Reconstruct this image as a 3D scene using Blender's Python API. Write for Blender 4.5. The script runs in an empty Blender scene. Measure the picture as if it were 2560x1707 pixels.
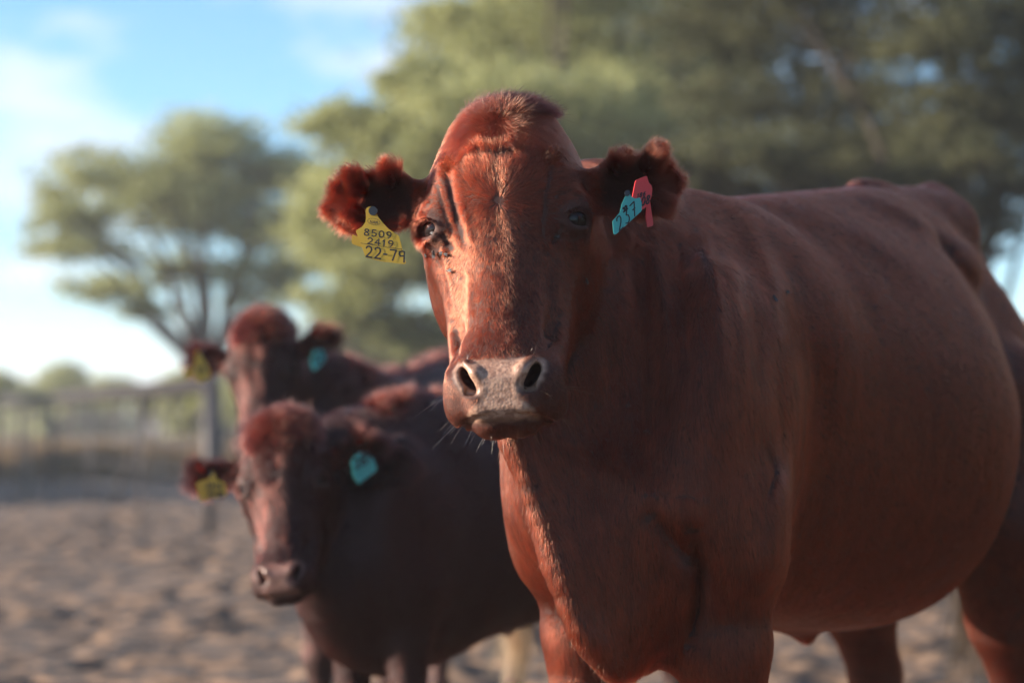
import bpy, math
import numpy as np
from mathutils import Vector, Matrix
FUR = 1.0
rng = np.random.default_rng(7)
S = bpy.context.scene
COL = S.collection
# ------------------------------------------------------------------ camera
FPX = 6044.0                      # focal length in pixels of the 2560 px wide photograph (85 mm on full frame)
HZ = 1040.0                       # horizon row
CAM_H = 1.0
PITCH = math.atan((HZ - 853.5) / FPX)
cd = bpy.data.cameras.new("camera"); cam = bpy.data.objects.new("camera", cd); COL.objects.link(cam)
cam.location = (0, 0, CAM_H); cam.rotation_euler = (math.radians(90) + PITCH, 0, 0)
cd.sensor_width = 36.0; cd.lens = 36.0 * FPX / 2560.0; cd.clip_start = 0.05; cd.clip_end = 3000
cd.dof.use_dof = True; cd.dof.focus_distance = 3.38; cd.dof.aperture_fstop = 2.8
S.camera = cam
# ------------------------------------------------------------------ light
SUN_EL = math.radians(15.0); SUN_AZ = math.radians(-92.5)   # azimuth measured from +Y (view direction) towards +X
sd = Vector((math.sin(SUN_AZ) * math.cos(SUN_EL), math.cos(SUN_AZ) * math.cos(SUN_EL), math.sin(SUN_EL)))
sl = bpy.data.lights.new("sun", 'SUN'); sun = bpy.data.objects.new("sun", sl); COL.objects.link(sun)
sl.energy = 5.0; sl.angle = math.radians(0.5); sl.color = (1.0, 0.85, 0.70)
sun.rotation_euler = sd.to_track_quat('Z', 'Y').to_euler()
W = bpy.data.worlds.new("World"); S.world = W; W.use_nodes = True
nt = W.node_tree; nt.nodes.clear()
def N(nt, t, **kw):
    n = nt.nodes.new(t)
    for k, v in kw.items():
        if k in n.inputs: n.inputs[k].default_value = v
        else: setattr(n, k, v)
    return n
def L(nt, a, b): nt.links.new(a, b)
sky = N(nt, 'ShaderNodeTexSky'); sky.sky_type = 'NISHITA'; sky.sun_disc = False
sky.sun_elevation = SUN_EL; sky.sun_rotation = SUN_AZ % (2 * math.pi)
sky.air_density = 0.75; sky.dust_density = 0.0; sky.ozone_density = 3.5
tc = N(nt, 'ShaderNodeTexCoord')
mp = N(nt, 'ShaderNodeMapping'); mp.inputs['Scale'].default_value = (9, 9, 26)
L(nt, tc.outputs['Generated'], mp.inputs['Vector'])
ns = N(nt, 'ShaderNodeTexNoise', Scale=1.5, Detail=3.0, Roughness=0.5)
L(nt, mp.outputs[0], ns.inputs['Vector'])
rp = N(nt, 'ShaderNodeValToRGB'); rp.color_ramp.elements[0].position = 0.48; rp.color_ramp.elements[1].position = 0.70
L(nt, ns.outputs['Fac'], rp.inputs['Fac'])
mul = N(nt, 'ShaderNodeMath', operation='MULTIPLY'); mul.inputs[1].default_value = 0.45
L(nt, rp.outputs['Color'], mul.inputs[0])
mix = N(nt, 'ShaderNodeMix', data_type='RGBA')
L(nt, mul.outputs[0], mix.inputs['Factor'])
tint = N(nt, 'ShaderNodeMix', data_type='RGBA', blend_type='MULTIPLY'); tint.inputs['Factor'].default_value = 1.0
L(nt, sky.outputs[0], tint.inputs['A']); tint.inputs['B'].default_value = (0.84, 1.05, 1.04, 1)
L(nt, tint.outputs['Result'], mix.inputs['A'])
mix.inputs['B'].default_value = (5.6, 5.2, 5.3, 1)
bg = N(nt, 'ShaderNodeBackground', Strength=0.078)
L(nt, mix.outputs['Result'], bg.inputs['Color'])
wo = N(nt, 'ShaderNodeOutputWorld'); L(nt, bg.outputs[0], wo.inputs['Surface'])
S.view_settings.view_transform = 'Standard'; S.view_settings.look = 'None'
S.view_settings.exposure = 1.72; S.view_settings.gamma = 1.0; S.view_settings.use_curve_mapping = False
S.render.engine = 'CYCLES'
cy = S.cycles
cy.max_bounces = 10; cy.diffuse_bounces = 3; cy.glossy_bounces = 4; cy.transmission_bounces = 6; cy.transparent_max_bounces = 12
cy.use_denoising = True; cy.use_adaptive_sampling = True; cy.adaptive_threshold = 0.02
cy.sample_clamp_indirect = 6.0
cy.caustics_reflective = False; cy.caustics_refractive = False
S.cycles_curves.shape = 'RIBBONS'
S.cycles_curves.subdivisions = 2

# ------------------------------------------------------------------ helpers
def ray(px, py):
    """direction (per unit of y) through pixel px,py of the 2560x1707 photograph"""
    cx = (px - 1280) / FPX; cz = -(py - 853.5) / FPX
    c, s = math.cos(PITCH), math.sin(PITCH)
    y = c - s * cz; z = s + c * cz
    return np.array([cx / y, 1.0, z / y])
def P(px, py, d): return ray(px, py) * d + np.array([0, 0, CAM_H])
def tag(o, label=None, cat=None, group=None, kind=None):
    if label: o['label'] = label
    if cat: o['category'] = cat
    if group: o['group'] = group
    if kind: o['kind'] = kind
    return o
def empty(name, loc=(0, 0, 0)):
    o = bpy.data.objects.new(name, None); COL.objects.link(o); o.location = loc; o.empty_display_size = 0.05
    return o
def link(name, data, mat=None, parent=None):
    o = bpy.data.objects.new(name, data); COL.objects.link(o)
    if mat is not None: data.materials.append(mat)
    if parent is not None:
        o.parent = parent
        o.matrix_parent_inverse = Matrix.Translation(parent.location).inverted()   # roots are only translated
    return o
def mesh_obj(name, verts, faces, mat=None, parent=None, smooth=True):
    me = bpy.data.meshes.new(name)
    verts = np.asarray(verts, dtype=np.float32)
    if isinstance(faces, np.ndarray):
        nf, k = faces.shape
        me.vertices.add(len(verts)); me.vertices.foreach_set('co', verts.ravel())
        me.loops.add(nf * k); me.loops.foreach_set('vertex_index', faces.astype(np.int32).ravel())
        me.polygons.add(nf); me.polygons.foreach_set('loop_start', np.arange(0, nf * k, k, dtype=np.int32))
        me.update(calc_edges=True); me.validate()
    else:
        me.from_pydata([tuple(v) for v in verts], [], faces); me.update()
    if smooth:
        me.polygons.foreach_set('use_smooth', np.ones(len(me.polygons), dtype=bool))
    return link(name, me, mat, parent)
class MB:
    """collects shapes into one mesh"""
    def __init__(s): s.v = []; s.f = []; s.n = 0
    def add(s, v, f):
        s.v.append(np.asarray(v, float)); s.f += [tuple(i + s.n for i in q) for q in f]; s.n += len(v)
    def tube(s, pts, rad, n=8, cap=True):
        pts = [np.asarray(p, float) for p in pts]
        if np.isscalar(rad): rad = [rad] * len(pts)
        vs = []; up = np.array([0.13, 0.21, 0.97])
        for i, p in enumerate(pts):
            d = pts[min(i + 1, len(pts) - 1)] - pts[max(i - 1, 0)]; d /= (np.linalg.norm(d) + 1e-9)
            if abs(d @ up) > .95: up = np.array([0.9, 0.3, 0.1])
            a = np.cross(d, up); a /= np.linalg.norm(a); b = np.cross(d, a)
            for k in range(n):
                t = 2 * math.pi * k / n; vs.append(p + rad[i] * (math.cos(t) * a + math.sin(t) * b))
        f = []
        for i in range(len(pts) - 1):
            for k in range(n):
                f.append((i * n + k, i * n + (k + 1) % n, (i + 1) * n + (k + 1) % n, (i + 1) * n + k))
        if cap: f.append(tuple(range(n))[::-1]); f.append(tuple((len(pts) - 1) * n + k for k in range(n)))
        s.add(vs, f)
    def box(s, c, h, R=None):
        v = np.array([[x, y, z] for x in (-1, 1) for y in (-1, 1) for z in (-1, 1)], float) * np.asarray(h)
        if R is not None: v = v @ np.asarray(R).T
        s.add(v + np.asarray(c), [(0, 1, 3, 2), (4, 6, 7, 5), (0, 4, 5, 1), (2, 3, 7, 6), (0, 2, 6, 4), (1, 5, 7, 3)])
    def build(s, name, mat, parent=None, smooth=False):
        return mesh_obj(name, np.concatenate(s.v), s.f, mat, parent, smooth)
def rotm(ax, ay, az):
    """rotation about x then y then z, degrees"""
    ax, ay, az = (math.radians(t) for t in (ax, ay, az))
    X = np.array([[1, 0, 0], [0, math.cos(ax), -math.sin(ax)], [0, math.sin(ax), math.cos(ax)]])
    Y = np.array([[math.cos(ay), 0, math.sin(ay)], [0, 1, 0], [-math.sin(ay), 0, math.cos(ay)]])
    Z = np.array([[math.cos(az), -math.sin(az), 0], [math.sin(az), math.cos(az), 0], [0, 0, 1]])
    return Z @ Y @ X
def hash3(i, j, k, seed=0):
    h = (i.astype(np.uint32) * np.uint32(73856093)) ^ (j.astype(np.uint32) * np.uint32(19349663)) ^ (k.astype(np.uint32) * np.uint32(83492791)) ^ np.uint32((seed * 2654435761) & 0xffffffff)
    h ^= h >> np.uint32(13); h = h * np.uint32(1274126177); h ^= h >> np.uint32(16)
    return (h & np.uint32(0xffffff)).astype(np.float32) / float(0xffffff) * 2 - 1
def vnoise(p, scale, seed=0):
    """smooth value noise in -1..1 of points p (N,3)"""
    q = np.asarray(p, np.float32) * scale; i = np.floor(q).astype(np.int64); f = q - i; f = f * f * (3 - 2 * f)
    r = 0
    for a in (0, 1):
        for b in (0, 1):
            for c in (0, 1):
                w = (f[:, 0] if a else 1 - f[:, 0]) * (f[:, 1] if b else 1 - f[:, 1]) * (f[:, 2] if c else 1 - f[:, 2])
                r = r + w * hash3(i[:, 0] + a, i[:, 1] + b, i[:, 2] + c, seed)
    return r
def smooth(a, b, x):
    t = np.clip((x - a) / (b - a), 0, 1); return t * t * (3 - 2 * t)

# ------------------------------------------------------------------ implicit modelling
def smin(a, b, k):
    h = np.maximum(k - np.abs(a - b), 0) / k
    return np.minimum(a, b) - h * h * k * 0.25
def smax(a, b, k): return -smin(-a, -b, k)
def ell(p, c, r, R=None):
    q = p - np.asarray(c, np.float32)
    if R is not None: q = q @ np.asarray(R, np.float32)
    r = np.asarray(r, np.float32)
    k0 = np.sqrt(((q / r) ** 2).sum(1)); k1 = np.sqrt(((q / (r * r)) ** 2).sum(1))
    return k0 * (k0 - 1) / (k1 + 1e-9)
def cap(p, a, b, ra, rb):
    a = np.asarray(a, np.float32); b = np.asarray(b, np.float32); ab = b - a
    q = p - a; t = np.clip((q @ ab) / (ab @ ab), 0, 1)
    return np.sqrt(((q - t[:, None] * ab) ** 2).sum(1)) - (ra + (rb - ra) * t)
def chain(p, pts, k=0.02):
    d = None
    for (a, ra), (b, rb) in zip(pts[:-1], pts[1:]):
        e = cap(p, a, b, ra, rb); d = e if d is None else smin(d, e, k)
    return d
def rbox(p, c, h, r, R=None):
    q = p - np.asarray(c, np.float32)
    if R is not None: q = q @ np.asarray(R, np.float32)
    q = np.abs(q) - np.asarray(h, np.float32)
    return np.sqrt((np.maximum(q, 0) ** 2).sum(1)) + np.minimum(q.max(1), 0) - r
def spl(xs, ys):
    """smooth interpolation table"""
    xs = np.asarray(xs, float); ys = np.asarray(ys, float); m = np.gradient(ys, xs)
    t = np.linspace(xs[0], xs[-1], 160); i = np.clip(np.searchsorted(xs, t) - 1, 0, len(xs) - 2)
    h = xs[i + 1] - xs[i]; s = (t - xs[i]) / h
    y = (2 * s**3 - 3 * s**2 + 1) * ys[i] + (s**3 - 2 * s**2 + s) * h * m[i] + (-2 * s**3 + 3 * s**2) * ys[i + 1] + (s**3 - s**2) * h * m[i + 1]
    return lambda v: np.interp(v, t, y).astype(np.float32)
def axis_grid(lo, hi, fine_lo, fine_hi, hf, hc):
    """rectilinear coordinates: step hf inside the fine range, growing to hc outside"""
    pts = [fine_lo]; 
    while pts[-1] < fine_hi: pts.append(pts[-1] + hf)
    h = hf
    while pts[-1] < hi: h = min(h * 1.12, hc); pts.append(pts[-1] + h)
    h = hf; left = [fine_lo]
    while left[-1] > lo: h = min(h * 1.12, hc); left.append(left[-1] - h)
    return np.array(left[:0:-1] + pts, np.float32)
def polygonise(f, xs, ys, zs, B=8):
    """surface nets of f<0 on a sparse rectilinear grid; returns verts, quads"""
    def pad(a):
        n = (-len(a)) % B
        return np.concatenate([a, a[-1] + (a[-1] - a[-2]) * np.arange(1, n + 1)]) if n else a
    xs, ys, zs = (pad(a).astype(np.float32) for a in (xs, ys, zs))
    nb = [len(a) // B for a in (xs, ys, zs)]
    def cen(a): a = a.reshape(-1, B); return (a[:, 0] + a[:, -1]) / 2, (a[:, -1] - a[:, 0]) / 2
    (cx, hx), (cy_, hy), (cz, hz) = cen(xs), cen(ys), cen(zs)
    C = np.stack(np.meshgrid(cx, cy_, cz, indexing='ij'), -1).reshape(-1, 3)
    H = np.stack(np.meshgrid(hx, hy, hz, indexing='ij'), -1).reshape(-1, 3)
    d = f(C); rad = np.sqrt((H * H).sum(1))
    act = np.abs(d) < rad * 1.7 + 0.03
    F = np.repeat(np.repeat(np.repeat(np.sign(d).reshape(nb), B, 0), B, 1), B, 2).astype(np.float32)
    ids = np.argwhere(act.reshape(nb))
    o = np.arange(B)
    for s in range(0, len(ids), 600):
        b = ids[s:s + 600] * B
        I = (b[:, 0, None, None, None] + o[None, :, None, None]) + np.zeros((1, B, B, B), int)
        J = (b[:, 1, None, None, None] + o[None, None, :, None]) + np.zeros((1, B, B, B), int)
        K = (b[:, 2, None, None, None] + o[None, None, None, :]) + np.zeros((1, B, B, B), int)
        I, J, K = I.ravel(), J.ravel(), K.ravel()
        F[I, J, K] = f(np.stack([xs[I], ys[J], zs[K]], 1))
    I_ = F < 0
    cnt = np.zeros(tuple(n - 1 for n in F.shape), np.int8)
    for a in (0, 1):
        for b in (0, 1):
            for c in (0, 1):
                cnt += I_[a:F.shape[0] - 1 + a, b:F.shape[1] - 1 + b, c:F.shape[2] - 1 + c]
    cells = np.argwhere((cnt > 0) & (cnt < 8))
    idx = np.full(cnt.shape, -1, np.int32); idx[cells[:, 0], cells[:, 1], cells[:, 2]] = np.arange(len(cells))
    cor = [(a, b, c) for a in (0, 1) for b in (0, 1) for c in (0, 1)]
    val = np.stack([F[cells[:, 0] + a, cells[:, 1] + b, cells[:, 2] + c] for a, b, c in cor], 1)
    pos = np.stack([np.stack([xs[cells[:, 0] + a], ys[cells[:, 1] + b], zs[cells[:, 2] + c]], 1) for a, b, c in cor], 1)
    acc = np.zeros((len(cells), 3)); n = np.zeros(len(cells))
    for e0 in range(8):
        for e1 in range(e0 + 1, 8):
            if sum(abs(x - y) for x, y in zip(cor[e0], cor[e1])) != 1: continue
            v0, v1 = val[:, e0], val[:, e1]; m = (v0 < 0) != (v1 < 0)
            t = np.where(m, v0 / np.where(v0 - v1 == 0, 1, v0 - v1), 0)[:, None]
            acc += np.where(m[:, None], pos[:, e0] * (1 - t) + pos[:, e1] * t, 0); n += m
    V = (acc / n[:, None]).astype(np.float32)
    quads = []
    for ax in range(3):
        sl0 = [slice(None)] * 3; sl1 = [slice(None)] * 3; sl0[ax] = slice(0, -1); sl1[ax] = slice(1, None)
        A, Bq = I_[tuple(sl0)], I_[tuple(sl1)]
        e = np.argwhere(A != Bq)
        u, w = [a for a in range(3) if a != ax]
        e = e[(e[:, u] > 0) & (e[:, w] > 0) & (e[:, u] < F.shape[u] - 1) & (e[:, w] < F.shape[w] - 1)]
        inside = I_[e[:, 0], e[:, 1], e[:, 2]]
        q = []
        for du, dw in ((1, 1), (0, 1), (0, 0), (1, 0)):
            c = e.copy(); c[:, u] -= du; c[:, w] -= dw; q.append(idx[c[:, 0], c[:, 1], c[:, 2]])
        q = np.stack(q, 1)
        flip = inside if ax != 1 else ~inside
        q[~flip] = q[~flip][:, ::-1]
        quads.append(q)
    Q = np.concatenate(quads); Q = Q[(Q >= 0).all(1)]
    return V, Q
def grad(f, V, e=0.0015):
    g = np.zeros_like(V)
    for a in range(3):
        o = np.zeros(3, np.float32); o[a] = e; g[:, a] = (f(V + o) - f(V - o)) / (2 * e)
    return g
def project(f, V, lim, n=2):
    V0 = V.copy()
    for _ in range(n):
        g = grad(f, V); s = f(V)[:, None] * g / np.maximum((g * g).sum(1), 0.15)[:, None]
        V = V - np.clip(s, -lim, lim)
    return V0 + np.clip(V - V0, -lim, lim)

# ------------------------------------------------------------------ cattle
def head_field(q, v):
    """q: points in head space (metres of an adult; x lateral, -y out of the face, z up, origin between the eyes)"""
    X = q.copy(); X[:, 0] = np.abs(X[:, 0]); sgn = np.sign(q[:, 0])
    d = ell(X, (0, .105, .060), (.104, .105, .100))
    d = smin(d, ell(X, (0, .085, .136), (.060, .055, .046)), .05)
    d = smin(d, ell(X, (0, .085, .030), (.103, .100, .108)), .05)
    d = smin(d, cap(X, (.030, .048, .060), (.026, .030, -.04), .050, .048), .05)
    d = smin(d, ell(X, (.082, .048, .035), (.027, .050, .052)), .022)           # brow
    d = smin(d, ell(X, (.080, .064, -.012), (.040, .058, .055)), .03)           # orbit
    d = smin(d, cap(X, (0, .050, .0), (0, -.066, -.205), .062, .052), .05)      # nasal bridge
    d = smin(d, cap(X, (.048, .075, -.06), (.036, -.030, -.210), .052, .045), .045)   # cheeks
    d = smin(d, cap(X, (.062, .165, -.06), (.024, -.005, -.262), .050, .034), .04)    # jaw
    d = smin(d, ell(X, (.085, .140, -.065), (.042, .075, .10)), .045)          # masseter
    d = smin(d, cap(X, (.090, .04, -.045), (.060, .0, -.125), .012, .008), .03)  # facial crest
    d = smin(d, ell(X, (0, -.080, -.225), (.072, .056, .052)), .035)            # muzzle
    d = smin(d, ell(X, (.050, -.098, -.232), (.032, .040, .036)), .02)          # nostril wing
    d = smin(d, ell(X, (.056, -.078, -.262), (.029, .046, .030)), .022)         # upper lip
    d = smin(d, rbox(X, (0, -.118, -.245), (.030, .014, .018), .018), .022)     # nose pad
    chin = smin(ell(X, (0, -.084, -.285), (.036, .048, .020)), ell(X, (.020, -.086, -.288), (.026, .044, .0195)), .010)
    d = smin(d, chin, .012)
    # carving
    d = smax(d, -chain(X, [((0, -.152, -.2755), .0016), ((.034, -.140, -.2765), .0016), ((.055, -.110, -.286), .002), ((.07, -.06, -.290), .002)], .004), .009)          # mouth line
    d = smax(d, -cap(X, (.105, -.01, -.085), (.06, -.05, -.16), .004, .003), .03)
    nos = ell(X, (.0425, -.142, -.223), (.0108, .045, .0205), rotm(0, 36, 0))
    nos = smin(nos, cap(X, (.034, -.145, -.238), (.046, -.135, -.243), .006, .004), .012)
    d = smax(d, -nos, .007)
    d = smin(d, cap(X, (.046, -.134, -.200), (.032, -.143, -.216), .0040, .0060), .010)           # inner nostril rim
    d = smin(d, cap(X, (.032, -.143, -.216), (.025, -.141, -.243), .0060, .0050), .010)
    # eye socket and lids
    ec = np.array((.095, .023, -.002), np.float32)
    d = smin(d, ell(X, ec + np.array((0, 0, .001), np.float32), (.0265, .0262, .0240)), .030)
    ax = np.array((.70, -.714, 0.0))
    o = np.array(ec) + ax * .030
    slit = ell(X, o, (.0205, .027, .0142), rotm(0, 12, math.degrees(math.atan2(.70, .714))))
    d = smax(d, -slit, .006)
    d = smin(d, chain(X, [((.090, -.006, .007), .0030), ((.104, .001, .0150), .0042), ((.117, .016, .0140), .0040), ((.123, .034, .003), .003)], .004), .008)   # upper lid
    d = smin(d, chain(X, [((.088, -.007, -.007), .0024), ((.101, -.002, -.0155), .0026), ((.116, .011, -.0155), .0026)], .004), .007)                              # lower lid
    d = smin(d, chain(X, [((.086, .012, .030), .008), ((.100, .020, .030), .009), ((.112, .040, .022), .008)], .01), .022)
    # horn buds
    d = smin(d, ell(X, (.074, .030, .088), (.011, .011, .012)), .02)
    # skin folds, veins and bone edges that follow the surface of the face
    fr = smooth(.10, .03, X[:, 1])
    for side, pts, w, A in FOLDS:
        Z = q if side == 2 else X
        m = fr * (1.0 if side in (0, 2) else (sgn == side))
        e = None
        for a, b in zip(pts[:-1], pts[1:]):
            ab = np.array((b[0] - a[0], b[1] - a[1]), np.float32); qq = np.stack([Z[:, 0] - a[0], Z[:, 2] - a[1]], 1)
            t = np.clip((qq @ ab) / (ab @ ab), 0, 1); r = ((qq - t[:, None] * ab) ** 2).sum(1)
            e = r if e is None else np.minimum(e, r)
        d = d + A * m * np.exp(-e / (w * w))
    return d
FOLDS = [(-1, [(.076, .080), (.069, .060), (.066, .040), (.060, .022), (.060, .008), (.053, -.008), (.052, -.022)], .0068, .0026),
         (-1, [(.084, .074), (.077, .050), (.074, .030), (.068, .012)], .0060, -.0022),
         (-1, [(.060, .070), (.054, .040), (.050, .012), (.044, -.018)], .0075, -.0018),
         (-1, [(.086, .055), (.078, .020), (.070, -.005)], .0035, .0018),
         (1, [(.070, .070), (.060, .030), (.056, -.010), (.057, -.045)], .0065, .0018),
         (1, [(.062, .070), (.051, .030), (.047, -.010)], .0070, -.0022),
         (-1, [(.057, -.075), (.055, -.120)], .0060, .0014), (-1, [(.047, -.07), (.045, -.13)], .0060, -.0012),
         (1, [(.061, -.050), (.064, -.115), (.058, -.165)], .0055, .0018), (1, [(.050, -.05), (.052, -.16)], .0070, -.0015),
         (0, [(.088, -.030), (.078, -.075), (.074, -.125)], .007, -.0022),
         (0, [(.070, -.150), (.060, -.185), (.068, -.205)], .006, .0022),
         (0, [(.083, -.014), (.072, -.030)], .004, .0022),
         (0, [(.078, .032), (.096, .036), (.110, .028)], .005, .0022),
         (0, [(.080, -.027), (.098, -.030), (.112, -.024)], .004, .0018),
         (2, [(-.022, .112), (-.006, .105), (.016, .112)], .008, -.0020), (2, [(-.03, .098), (.0, .092), (.03, .098)], .007, .002)]
def ear_field(q, ears):
    d = None
    for e in ears:
        # e: base, tip dir frame R (columns: along, across(up), normal(outside back)), shapes
        w = (q - np.asarray(e['o'], np.float32)) @ np.asarray(e['R'], np.float32)
        s = e['s']
        a, b, c = w[:, 0] / s, w[:, 1] / s, w[:, 2] / s
        # bowl: leaf outline, curved shell
        hw = e['hw'](a)                     # half width along the ear
        curl = e.get('curl', 2.2)
        cc = c + curl * b * b - e.get('lift', .0) * a * a - e.get('cup', .010) * smooth(.0, .08, a)
        th = e['th'](a)
        edge = np.sqrt(np.maximum((b / hw) ** 2, 0))
        dd = np.maximum(np.abs(cc) - th, (edge - 1) * hw * .9)
        # rounding
        q2 = np.stack([np.maximum((edge - 1) * hw * .9 + th, 0), np.maximum(np.abs(cc), 0)], 1)
        dd = np.sqrt((q2 ** 2).sum(1)) - th
        dd = np.maximum(dd, -a - .03)
        dd = np.maximum(dd, a - e['len'])
        pw = np.stack([a, b, c], 1)
        for (A, Bp, ra, rb) in e.get('blobs', ()):
            dd = smin(dd, cap(pw, A, Bp, ra, rb), .012)
        for (A, Bp, ra, rb) in e.get('cuts', ()):
            dd = smax(dd, -cap(pw, A, Bp, ra, rb), .008)
        dd = dd * s
        d = dd if d is None else np.minimum(d, dd)
    return d
def body_field(b, T):
    """b: points in body space: x rearwards from the withers, y towards the left side (visible), z up"""
    u, w, z = b[:, 0], b[:, 1], b[:, 2]
    Y = b.copy(); Y[:, 1] = np.abs(Y[:, 1])
    top, bot, hw, zc = T['top'](u), T['bot'](u), T['hw'](u), None
    zm = bot + (top - bot) * T.get('mid', .47)
    hh = np.where(z > zm, top - zm, zm - bot)
    ex = np.where(z > zm, 2.15 - .5 * smooth(-.1, .5, u) - .35 * smooth(.45, .85, u), 2.15)
    e = np.power(np.abs(w / hw) ** ex + np.abs((z - zm) / hh) ** ex + 1e-9, 1 / ex)
    d = (e - 1) * np.minimum(hw, hh) * .95
    d = np.maximum(d, np.maximum(T['u0'] - u, u - T['u1']))
    for pr in T['prims']:
        k = pr[-1]; sym = pr[0].isupper(); Q = Y if sym else b
        t = pr[0].lower()
        if t == 'e': x = ell(Q, pr[1], pr[2], pr[3] if len(pr) > 4 else None)
        elif t == 'c': x = cap(Q, *pr[1:5])
        if k < 0: d = smax(d, -x, -k)
        else: d = smin(d, x, k)
    for L_ in T['legs']:
        d = smin(d, chain(b, L_, .03), .032)
    return d
class Cattle:
    def __init__(s, **k): s.__dict__.update(k); s.Bi = s.B.T.astype(np.float32); s.Hi = s.Hr.T.astype(np.float32)
    def to_head(s, p): return ((p - s.Ho.astype(np.float32)) @ s.Hr.astype(np.float32)) / s.hs
    def from_head(s, q): return (np.asarray(q, float) * s.hs) @ s.Hr.T + s.Ho
    def to_body(s, p): return ((p - s.Bo.astype(np.float32)) @ s.B.astype(np.float32)) / s.bs
    def from_body(s, q): return (np.asarray(q, float) * s.bs) @ s.B.T + s.Bo
    def field(s, p):
        p = np.asarray(p, np.float32)
        b = s.to_body(p)
        d = body_field(b, s.T) * s.bs
        n = s.neck(p)
        d = smin(d, n, .10 * s.bs)
        h = s.to_head(p)
        r = np.sqrt((h ** 2).sum(1))
        m = r < .62
        hd = (r - .5) * s.hs
        if m.any():
            x = head_field(h[m], s) * s.hs
            if s.ears:
                x = smin(x, ear_field(h[m], s.ears) * s.hs, .016 * s.hs)
            hd = hd.copy(); hd[m] = x
            dm = d[m]
            # keep the neck off the face
            dm = smax(dm, -(h[m][:, 1] * .8 - h[m][:, 2] * .45 - .085) * s.hs, .03 * s.hs)
            d = d.copy(); d[m] = smin(dm, x, .016 * s.hs)
        if s.post is not None: d = s.post(s, p, b, h, d)
        return d

def make_T(**k):
    T = dict(
        top=spl([-.55, -.46, -.36, -.25, 0, .23, .47, .72, .97, 1.09, 1.2, 1.3, 1.38], [.90, 1.0, 1.12, 1.28, 1.350, 1.38, 1.41, 1.436, 1.452, 1.455, 1.40, 1.25, 1.1]),
        bot=spl([-.55, -.46, -.33, -.1, .1, .37, .6, .8, 1.0, 1.2, 1.38], [.88, .78, .71, .67, .645, .618, .615, .66, .76, .86, 1.0]),
        hw=spl([-.55, -.46, -.33, -.1, .1, .3, .55, .75, 1.0, 1.15, 1.38], [.05, .11, .18, .245, .29, .33, .335, .275, .195, .17, .08]),
        u0=-.52, u1=1.34,
        prims=[('e', (-.37, .150, .99), (.13, .075, .23), .10), ('c', (-.42, .10, .86), (-.36, .145, .80), .08, .095, .07), ('e', (-.27, -.165, .99), (.13, .075, .23), .10), ('c', (-.35, -.085, .92), (-.25, -.145, .80), .085, .095, .07),
               ('E', (-.44, .0, .78), (.10, .08, .09), .08),
               ('E', (.80, .140, 1.295), (.07, .035, .035), .07), ('E', (1.08, .11, .97), (.18, .10, .25), .09),
               ('E', (1.27, .07, 1.22), (.05, .04, .05), .06), ('E', (.72, .40, 1.34), (.13, .10, .07), -.09),
               ('C', (.02, .04, 1.270), (1.05, .04, 1.385), .065, .062, .06), ('E', (.72, 0, 1.438), (.07, .02, .010), .03),
               ('C', (.30, 0, .65), (.37, 0, .607), .02, .012, .03), ('E', (1.0, 0, .78), (.15, .12, .11), .05),
               ('c', (1.10, 0, 1.43), (1.32, 0, 1.27), .04, .032, .04), ('c', (1.32, 0, 1.27), (1.38, .0, .95), .03, .022, .03), ('c', (1.38, 0, .95), (1.35, .0, .62), .022, .012, .02),
               ('c', (-.17, .30, 1.22), (-.13, .33, .80), .02, .02, -.06)],
        legs=[[((-.36 + o, s * .14, .88), .095), ((-.35 + o, s * .15, .66), .062), ((-.34 + o, s * .15, .42), .048), ((-.33 + o, s * .15, .17), .030), ((-.33 + o, s * .15, .12), .038), ((-.36 + o, s * .15, .035), .05)] for s, o in ((1, 0), (-1, .13))] +
             [[((1.03 + o, s * .16, 1.0), .15), ((.95 + o, s * .19, .80), .11), ((1.03 + o, s * .19, .60), .075), ((1.13 + o, s * .19, .45), .052), ((1.08 + o, s * .18, .17), .032), ((1.08 + o, s * .18, .12), .04), ((1.04 + o, s * .18, .035), .05)] for s, o in ((1, -.06), (-1, .14))])
    T.update(k)
    return T
def ear_def(side, o, R, s=1.0, **k):
    e = dict(o=o, R=R, s=s, len=.165, hw=spl([-.04, 0, .03, .07, .11, .14, .165], [.028, .028, .031, .038, .041, .033, .010]),
             th=spl([-.04, 0, .04, .17], [.018, .014, .007, .0048]), curl=5.5, cup=.016, lift=.9)
    e.update(k); return e
def frame(al, up):
    al = np.array(al, float); al /= np.linalg.norm(al); up = np.array(up, float); up -= al * (up @ al); up /= np.linalg.norm(up)
    n = np.cross(al, up); n = n if n[1] > 0 else -n
    return np.stack([al, up, n], 1)
def sheet(p, ridge, inner, r0, r1, k):
    d = None
    for a, b in zip(ridge, inner):
        x = cap(p, a, b, r0, r1); d = x if d is None else smin(d, x, k)
    return smin(d, chain(p, [(a, r0 * 1.25) for a in ridge], k), k)

AX = np.array([.47, .883, 0.0]); AX /= np.linalg.norm(AX); LN = np.array([AX[1], -AX[0], 0])
RP = [(P(1296, 950, 3.56), .12, .02), (P(1280, 1020, 3.52), .14, 0.0), (P(1276, 1083, 3.50), .14, 0.0), (P(1312, 1175, 3.50), .14, .02), (P(1356, 1306, 3.50), .17, .03), (P(1399, 1426, 3.50), .18, .05), (P(1451, 1565, 3.51), .17, .08),
      (P(1492, 1620, 3.53), .15, .1), (P(1545, 1668, 3.57), .12, .12), (P(1620, 1615, 3.64), .09, .10), (P(1690, 1540, 3.70), .06, .08)]
_t = np.linspace(0, len(RP) - 1, 30); _k = np.arange(len(RP))
RP = [(p - np.array([0, .03, 0]) * (p[1] < 3.6), a, b) for p, a, b in RP]
RIDGE = [np.array([spl(_k, [r[0][a] for r in RP])(t) for a in range(3)]) for t in _t]
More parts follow.
